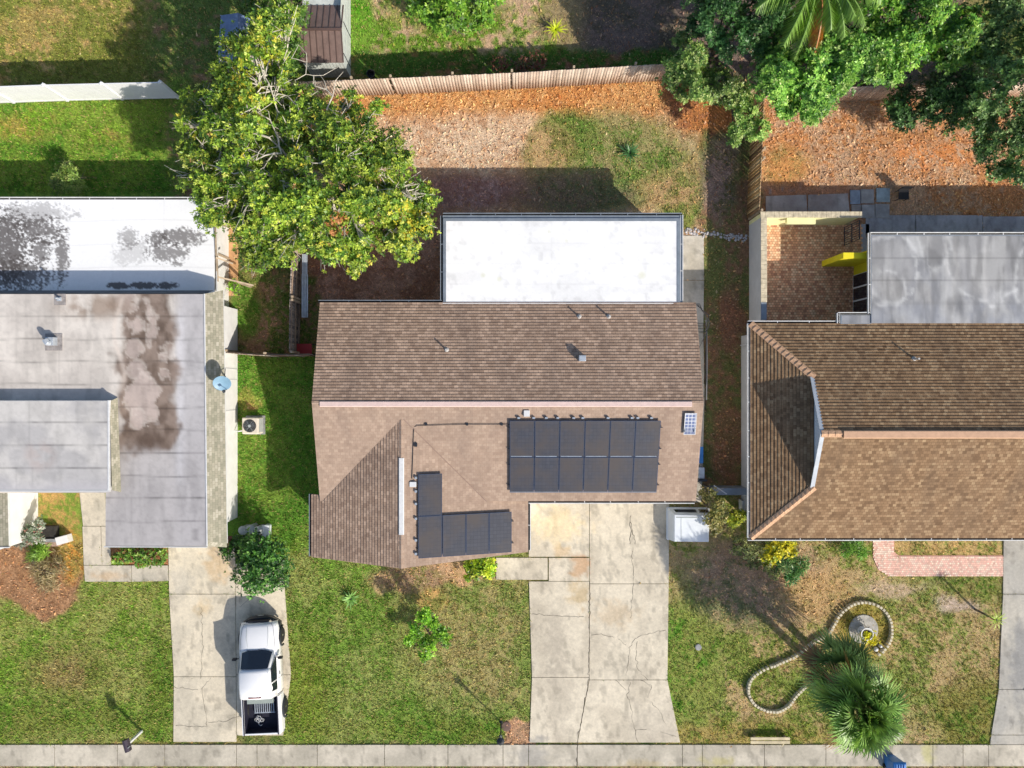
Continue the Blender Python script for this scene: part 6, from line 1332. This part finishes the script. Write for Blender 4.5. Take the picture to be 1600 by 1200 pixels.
# ================================================================== SHED
t = thing('metal_shed', 'grey metal garden shed with a brown ribbed roof at the back fence', 'shed', P(510, 60))
x0, x1 = P(450, 0).x + .35, P(548, 0).x; ys_ = (600 - 121) / GS; yn = ys_ + 4.4; ym = P(0, 46, 2.15).y; he, hr = 1.75, 2.15
xr0 = P(468, 60, 1.75).x; xr1 = P(534, 60, 1.75).x + .05
m = MB(); m.box((xr0 + .12, ys_, 0), (x1, yn, he - .06)); m.add([(x1, ys_, he - .06), (x1, yn, he - .06), (x1, (ys_ + yn) / 2, hr - .05)], [(0, 1, 2)]); m.build('wall', M['shed_wall'], t)
ymid = (ys_ + yn) / 2; ymid = ym
def shz(y): return hr - abs(y - ym) * (hr - he) / (ym - ys_)
for sg, y_e in ((-1, ys_ - .05), (1, 2 * ym - ys_ + .05)):
    m = MB(); m.hexa([(xr0, min(y_e, ym), shz(min(y_e, ym)) - .03), (x1 + .06, min(y_e, ym), shz(min(y_e, ym)) - .03), (x1 + .06, max(y_e, ym), shz(max(y_e, ym)) - .03), (xr0, max(y_e, ym), shz(max(y_e, ym)) - .03)],
        [(xr0, min(y_e, ym), shz(min(y_e, ym))), (x1 + .06, min(y_e, ym), shz(min(y_e, ym))), (x1 + .06, max(y_e, ym), shz(max(y_e, ym))), (xr0, max(y_e, ym), shz(max(y_e, ym)))]); 
    r = m.build('roof', M['shed_roof'], t)
    m = MB(); n = 7
    for i in range(n + 1): x = xr0 + (x1 + .06 - xr0) * i / n; m.beam((x, y_e, shz(y_e) + .015), (x, ym, shz(ym) + .015), .035, .03)
    m.build('rib', mat('rib_brown', alb(100, 80, 74), .6, .1) if 'rib_brown' not in M else M['rib_brown'], r)
m = MB().beam((xr0, ym, hr + .02), (x1 + .06, ym, hr + .02), .12, .04); m.build('ridge_cap', M['rib_brown'], t)
m = MB(); xx = xr0 + .2
while xx < x1: m.box((xx, ys_ - .012, .05), (xx + .02, ys_ - .001, he - .1)); xx += .16
yy = ys_ + .15
for z in (.55, 1.1): m.box((x1 + .001, ys_, z), (x1 + .012, yn, z + .03))
m.build('wall_rib', M['can_grey'], t)
for py in (44, 92): y = P(0, py, 1).y; MB().beam((x1 + .01, y, .05), (x1 + .01, y, 1.6), .05, .02).build('door_track', M['dark_metal'], t)
# second, pale shed corner under the tree with grey tarp
t = thing('canopy_frame', 'blue grey covered lean-to half hidden under the big tree', 'lean-to', P(372, 52))
m = MB(); a = P(345, 24, 1.9); b = P(405, 36, 1.9); c_ = P(398, 110, 1.6); d_ = P(340, 100, 1.6); e_ = P(372, 20, 2.2); g_ = P(372, 104, 2.0)
m.add([a, e_, g_, d_, b, c_], [(0, 3, 2, 1), (1, 2, 5, 4)]); m.build('cover', mat('tarp_blue', alb(120, 140, 175), .7, .15), t)
m = MB(); m.tube([P(450, 0, 1.8), P(451, 40, 1.8), P(452, 64, 1.8)], .05, 6); m.build('white_rail', M['trim_white'], t)
for q in (a, b, c_, d_): MB().tube([(q.x, q.y, 0), (q.x, q.y, q.z)], .03, 6).build('pole', M['galvanised'], t)

# ================================================================== LAMPS, GARDEN BITS
def lamp(label, px, py, h, style, dx=0, dy=0):
    b = P(px, py); t = thing('lamp_post', label, 'lamp post', b, 'yard lamp posts by the sidewalk'); m = MB(); m.tube([(b.x, b.y, -.02), (b.x + dx, b.y + dy, h * .72)], .035, 10); m.lathe((b.x, b.y, -.01), [(.09, 0), (.08, .05), (.04, .09)], 12)
    m.build('pole', M[style], t); x, y, z = b.x + dx, b.y + dy, h * .72
    m = MB(); m.lathe((x, y, z), [(.05, 0), (.09, .04), (.06, .08)], 12); m.lathe((x, y, h), [(.17, 0), (.19, .02), (.08, .1), (.02, .18)], 8); 
    for i in range(4): a = i * math.pi / 2 + .4; m.beam((x + .07 * math.cos(a), y + .07 * math.sin(a), z + .06), (x + .12 * math.cos(a), y + .12 * math.sin(a), h + .01), .014, .014)
    m.build('lantern', M['dark_metal'], t); m = MB(); m.lathe((x, y, z + .07), [(.055, 0), (.10, h - z - .08)], 8); m.build('glass', mat('lamp_glass', (.5, .55, .6, 1), .2, .05) if 'lamp_glass' not in M else M['lamp_glass'], t)
lamp('black lantern lamp post beside the driveway of the middle house', 783, 1128, 1.9, 'dark_metal')
t = thing('mailbox', 'dark mailbox on a short white post beside the left driveway', 'mailbox', P(222, 1142)); b = P(222, 1142)
MB().box((b.x - .05, b.y - .05, -.02), (b.x + .05, b.y + .05, 1.25)).build('post', M['trim_white'], t, bevel=.005)
m = MB(); m.M = Matrix.Translation((b.x - .02, b.y - .02, 1.25)) @ Matrix.Rotation(math.radians(15), 4, 'Z'); m.prism([(-.13, -.28), (.13, -.28), (.13, .28), (-.13, .28)], 0, .14)
m.tube([(0, -.28, .14), (0, .28, .14)], .13, 14); m.build('box', mat('mailbox_dark', alb(70, 62, 72), .4, .1), t)
m = MB(); m.M = Matrix.Translation((b.x - .02, b.y - .02, 1.25)) @ Matrix.Rotation(math.radians(15), 4, 'Z'); m.box((.131, -.1, .1), (.145, -.06, .3)); m.box((-.10, -.295, .02), (.10, -.283, .2)); m.build('flag', M['galvanised'], t)
# scalloped garden edging
ed = [(1367,1026),(1384,1008),(1391,988),(1388,966),(1374,948),(1350,940),(1328,945),(1311,959),(1300,978),(1292,990),(1270,1003),(1245,1022),(1215,1036),(1190,1046),(1173,1060),(1168,1078),(1176,1097),(1194,1108),(1214,1110),(1231,1101),(1243,1085),(1256,1072)]
def smooth(pts, n=12):
    out = []; m_ = len(pts)
    for i in range(m_ - 1):
        p0 = np.array(pts[max(i - 1, 0)], float); p1 = np.array(pts[i], float); p2 = np.array(pts[i + 1], float); p3 = np.array(pts[min(i + 2, m_ - 1)], float)
        for k_ in range(n): u = k_ / n; out.append(.5 * ((2 * p1) + (-p0 + p2) * u + (2 * p0 - 5 * p1 + 4 * p2 - p3) * u * u + (-p0 + 3 * p1 - 3 * p2 + p3) * u ** 3))
    return out + [np.array(pts[-1], float)]
sp = smooth(ed); m = MB(); acc = 0; last = sp[0]
t = thing('garden_edging', 'curving pale scalloped concrete edging around the garden bed on the right lawn', 'garden edging', P(1280, 1020))
for a, b in zip(sp[:-1], sp[1:]):
    acc += np.linalg.norm(b - a)
    if acc >= 4.6:
        acc = 0; p = P(b[0], b[1]); ang = math.atan2(-(b - a)[1], (b - a)[0]); m.M = Matrix.Translation(p) @ Matrix.Rotation(ang + random.gauss(0, .06), 4, 'Z')
        h_ = random.uniform(.18, .22); m.hexa([(-.07, -.07, -.02), (.07, -.07, -.02), (.07, .07, -.02), (-.07, .07, -.02)], [(-.062, -.06, h_), (.062, -.06, h_), (.062, .06, h_), (-.062, .06, h_)])
m.build('scalloped_blocks', M['stone_edge'], t, bevel=.012)
# round paver with planter pot
c = P(1349, 983); o = MB().lathe((c.x, c.y, -.02), [(.72, 0), (.72, .05), (.70, .065), (.0, .07)], 30).build('round_paver', mat('round_paver', alb(190, 186, 178), .9, .2, 4), bevel=.0); tag(o, 'round grey concrete base slab inside the garden edging', 'paver')
c = P(1345, 984); t = thing('planter_urn', 'small white urn planter on the round concrete slab', 'planter', c)
MB().lathe((c.x, c.y, .05), [(.2, 0), (.2, .06), (.09, .1), (.08, .3), (.2, .42), (.30, .55), (.31, .6), (.27, .6), (.2, .5), (.0, .48)], 22).build('bowl', M['trim_white'], t)
MB().lathe((c.x, c.y, .53), [(.22, 0), (.24, .03), (.0, .035)], 18).build('soil', M['gutter_inside'], t)
shrub('bright yellow flowering plant beside the urn planter', [(1357,996,.45,11),(1364,1000,.4,8),(1352,992,.5,7)], 230, [(236,226,30), (220,206,50), (170,170,60)], (4, 2, 1), .10, cat='plant', name='flowering_plant')
for i, (px, py, lb) in enumerate(((1368, 1014, 'larger white garden stone by the edging near the urn'), (1375, 1009, 'smaller white garden stone by the edging near the urn'))):
    c = P(px, py); o = MB().lathe((c.x, c.y, -.02), [(.12 - .03 * i, 0), (.11 - .03 * i, .1), (.05, .17)], 7).build('garden_stone', M['white_paint']); tag(o, lb, 'stone')
# timber bench lying by the sidewalk
t = thing('timber_bench', 'low pale timber plank bench on the grass near the sidewalk', 'bench', P(1202, 1154)); a = P(1170, 1153, 0); b = P(1231, 1152, 0)
for dy in (-.09, .09): MB().box((a.x, a.y + dy - .07, .22), (b.x, a.y + dy + .07, .27)).build('plank', M['bench_wood'], t, bevel=.006)
for x in (a.x + .2, b.x - .25): MB().box((x, a.y - .14, 0), (x + .09, a.y + .14, .219)).build('leg', M['wood_top'], t)
o = MB().beam(P(1228, 1156, .03), P(1222, 1166, .03), .05, .04).build('timber_offcut', M['bench_wood']); tag(o, 'short timber offcut lying beside the plank bench', 'timber')
# recycling cart
t = thing('recycling_bin', 'blue plastic recycling cart on the sidewalk by the fan palms', 'bin', P(1386, 1184)); c = P(1388, 1186)
m = MB(); m.hexa([(c.x - .24, c.y - .28, .05), (c.x + .24, c.y - .28, .05), (c.x + .24, c.y + .26, .05), (c.x - .24, c.y + .26, .05)], [(c.x - .3, c.y - .36, 1.0), (c.x + .3, c.y - .36, 1.0), (c.x + .3, c.y + .34, 1.0), (c.x - .3, c.y + .34, 1.0)]); m.build('body', M['blue_plastic'], t, bevel=.03)
MB().hexa([(c.x - .33, c.y - .4, 1.0), (c.x + .33, c.y - .4, 1.0), (c.x + .33, c.y + .4, 1.0), (c.x - .33, c.y + .4, 1.0)], [(c.x - .28, c.y - .3, 1.1), (c.x + .28, c.y - .3, 1.1), (c.x + .28, c.y + .32, 1.08), (c.x - .28, c.y + .32, 1.08)]).build('lid', M['blue_plastic'], t, bevel=.03)
m = MB()
for i in range(4): m.box((c.x - .2 + i * .12, c.y - .28, 1.09), (c.x - .17 + i * .12, c.y + .28, 1.125))
m.build('lid_rib', M['blue_plastic'], t)
for sx in (-1, 1): m = MB(); m.M = Matrix.Translation((c.x + sx * .27, c.y - .28, .12)) @ Matrix.Rotation(math.pi / 2, 4, 'Y'); m.lathe((0, 0, 0), [(.12, -.03), (.12, .03)], 14); m.build('wheel', M['black_rubber'], t)
# grey cans and a brick stack beside the left house
for i, (px, py, lb) in enumerate(((379, 829, 'grey round bin nearest the left house wall, beside the dark shrub'), (391, 827, 'second grey round bin from the left house wall'), (403, 829, 'third grey round bin from the left house wall'))):
    c = P(px, py, .7); t = thing('rubbish_bin', lb, 'bin', (c.x, c.y, 0), 'grey bins beside the left house'); MB().lathe((c.x, c.y, 0), [(.17, 0), (.2, .66)], 18).build('body', M['can_grey'], t); MB().lathe((c.x, c.y, .66), [(.22, 0), (.22, .03), (.13, .09), (.04, .11)], 18).build('lid', M['can_grey'], t)
c = P(412, 830, .5); t = thing('crate', 'brown slatted crate beside the grey bins', 'crate', (c.x - .28, c.y, 0)); m = MB()
for z in np.arange(.05, .6, .11): m.box((c.x - .42, c.y - .22, z), (c.x - .16, c.y + .22, z + .07))
m.build('slats', mat('crate_brown', alb(120, 80, 66), .8, .2), t); m = MB()
for sx in (-.42, -.19):
    for sy in (-.22, .19): m.box((c.x + sx - .004, c.y + sy - .004, 0), (c.x + sx + .034, c.y + sy + .034, .64))
m.build('corner_post', M['wood_dark'], t)
c = P(414, 830, .6); t = thing('garden_tub', 'white rounded plastic tub at the right end of the bins', 'tub', (c.x, c.y, 0)); MB().box((c.x - .14, c.y - .3, 0), (c.x + .14, c.y + .26, .55)).build('tub', M['topper_white'], t, bevel=.09, segs=4); MB().box((c.x - .17, c.y - .32, .5), (c.x + .17, c.y + .28, .56)).build('rim', M['topper_white'], t, bevel=.02)
c = P(364, 845); t = thing('crate', 'dark red slatted crate against the left house corner', 'crate', (c.x, c.y, 0)); m = MB()
for z in np.arange(.05, 1.0, .12): m.box((c.x - .2, c.y - .25, z), (c.x + .16, c.y + .25, z + .07))
m.build('slats', mat('crate_red', alb(116, 76, 72), .8, .2), t); MB().box((c.x - .24, c.y - .28, 1.02), (c.x + .2, c.y + .28, 1.06)).build('lid', M['wood_dark'], t)
# stone planter bed in front of left wing
t = thing('stone_planter', 'low brick planter wall with a white end block before the left house', 'planter', P(90, 845)); a = P(22, 846); b = P(96, 845)
m = MB(); x = a.x
while x < b.x: m.box((x, a.y - .16, 0), (x + .085, a.y + .16, .36)); x += .1
m.build('brick_wall', M['planter_stone'], t); MB().box((a.x, a.y + .05, .361), (b.x, a.y + .2, .38)).build('capping', M['slab'], t)
m = MB(); p = P(103, 842); m.M = Matrix.Translation(p) @ Matrix.Rotation(.25, 4, 'Z'); m.box((-.24, -.17, 0), (.34, .2, .42)); m.build('end_block', M['white_paint'], t, bevel=.01)
m = MB().box((a.x - .1, a.y + .22, 0), (b.x - .1, a.y + .8, .3)); m.build('soil', M['gutter_inside'], t)
shrub('grey green succulent shrub growing in the brick planter', [(40,838,.9,14),(52,828,1.0,13),(62,818,1.0,8),(30,844,.8,10),(58,840,.7,10)], 420, [(150,160,140), (110,130,100), (170,120,110), (200,200,190)], (4, 3, 1, 1), .13, W_=.05)
# blue bin, wheelbarrow, metal sheet, wooden frame, floodlight
c = P(1091, 711, .8); t = thing('storage_tub', 'blue plastic tub on the side walkway of the middle house', 'tub', (c.x, c.y, 0)); MB().box((c.x - .22, c.y - .36, .03), (c.x + .22, c.y + .36, .75)).build('tub', M['blue_plastic'], t, bevel=.03); MB().box((c.x - .25, c.y - .4, .75), (c.x + .25, c.y + .4, .8)).build('lid', M['blue_plastic'], t, bevel=.02)
c = P(1095, 738, .8); t = thing('utility_cabinet', 'dark grey utility cabinet at the grey side gate', 'cabinet', (c.x, c.y, 0)); MB().box((c.x - .12, c.y - .3, 0), (c.x + .16, c.y + .24, .9)).build('cabinet', M['galvanised'], t, bevel=.02); MB().box((c.x - .2, c.y - .4, .0), (c.x + .22, c.y - .31, 1.1)).build('back_board', M['dark_metal'], t)
t = thing('wheelbarrow', 'red wheelbarrow in the shade at the end of the dark fence', 'wheelbarrow', P(480, 545)); c = P(480, 547)
m = MB(); m.hexa([(c.x - .22, c.y - .16, .3), (c.x + .2, c.y - .16, .3), (c.x + .2, c.y + .16, .3), (c.x - .22, c.y + .16, .3)], [(c.x - .42, c.y - .28, .55), (c.x + .38, c.y - .28, .55), (c.x + .38, c.y + .28, .55), (c.x - .42, c.y + .28, .55)]); m.build('tray', mat('barrow_red', alb(190, 60, 60), .5, .15), t)
m = MB()
for s in (-1, 1): m.tube([(c.x - .5, c.y + s * .05, .2), (c.x + .2, c.y + s * .22, .32), (c.x + .75, c.y + s * .28, .6)], .018, 6)
m.build('handle', M['dark_metal'], t); m = MB(); m.M = Matrix.Translation((c.x - .5, c.y, .17)) @ Matrix.Rotation(math.pi / 2, 4, 'X'); m.lathe((0, 0, 0), [(.17, -.04), (.19, 0), (.17, .04)], 18); m.build('wheel', M['black_rubber'], t)
t = thing('metal_sheet', 'long pale corrugated metal sheets leaning along the dark fence', 'metal sheet', P(478, 450)); 
for (x0_, x1_, y0_, y1_) in ((470, 480, 396, 430), (469, 481, 428, 496)):
    m = MB(); n = 8; A = P(x0_, y0_, .9); B = P(x1_, y1_, .75)
    for i in range(n): xa_ = A.x + (B.x - A.x) * i / n; m.hexa([(xa_, B.y, .72 + .03 * (i % 2)), (xa_ + (B.x - A.x) / n, B.y, .75 - .03 * (i % 2)), (xa_ + (B.x - A.x) / n, A.y, .75 - .03 * (i % 2)), (xa_, A.y, .72 + .03 * (i % 2))], [(xa_, B.y, .73 + .03 * (i % 2)), (xa_ + (B.x - A.x) / n, B.y, .76 - .03 * (i % 2)), (xa_ + (B.x - A.x) / n, A.y, .76 - .03 * (i % 2)), (xa_, A.y, .73 + .03 * (i % 2))])
    m.build('sheet', M['galvanised'], t)
m = MB()
for y in (P(0, 410, .7).y, P(0, 485, .7).y): m.beam((P(475, 0, .7).x, y, 0), (P(475, 0, .7).x, y, .71), .08, .08)
m.build('stand', M['wood_dark'], t)
t = thing('wooden_pergola', 'weathered timber lean-to frame at the corner of the white rear roof', 'timber frame', P(352, 400)); m = MB()
for a, b in ((P(336, 330, 2.3), P(350, 332, 2.3)), (P(336, 350, 2.3), P(356, 354, 2.2)), (P(337, 402, 2.3), P(364, 412, 1.9)), (P(337, 432, 2.2), P(396, 446, 1.2)), (P(336, 345, 2.3), P(340, 440, 2.2))): m.beam(a, b, .07, .09)
m.build('beam', M['wood_top'], t); m = MB()
for q in (P(352, 340), P(358, 405), P(392, 448)): m.box((q.x - .05, q.y - .05, 0), (q.x + .05, q.y + .05, 1.6))
m.build('post', M['wood_top'], t)
o = MB().box((P(347, 0).x - .0, (600 - 462) / GS, -.02), (P(372, 0).x, (600 - 330) / GS, .02)).build('boardwalk', mat('deck_tan', alb(214, 166, 120), .85, .15, 3)); tag(o, 'tan timber deck strip beside the left house rear corner', 'deck')
t = thing('flood_lamp', 'pale flood lamp on a leaning stake under the drooping tree', 'lamp', P(1100, 152)); a = P(1098, 154); b = P(1109, 143, .5); MB().tube([a, b], .03, 8).build('pole', M['trim_white'], t); m = MB(); m.M = Matrix.Translation(b) @ Matrix.Rotation(.5, 4, 'X'); m.lathe((0, 0, 0), [(.06, -.05), (.13, .05), (.12, .06)], 14); m.build('head', M['trim_white'], t)
t = thing('garden_chair', 'dark plastic garden chair behind the patio slabs', 'chair', P(1405, 307)); c = P(1405, 307)
MB().box((c.x - .25, c.y - .25, .38), (c.x + .25, c.y + .25, .42)).build('seat', M['black_plastic'], t, bevel=.01); MB().box((c.x - .25, c.y + .22, .42), (c.x + .25, c.y + .26, .85)).build('backrest', M['black_plastic'], t)
for sx in (-.23, .2):
    for sy in (-.23, .2): MB().box((c.x + sx, c.y + sy, 0), (c.x + sx + .03, c.y + sy + .03, .379)).build('leg', M['black_plastic'], t)
c = P(581, 119); o = MB().lathe((c.x, c.y, 0), [(.16, 0), (.2, .3), (.21, .31), (.18, .3), (.15, .05)], 16).build('garden_pot', M['black_plastic']); tag(o, 'dark round pot behind the back fence near the shed', 'pot')
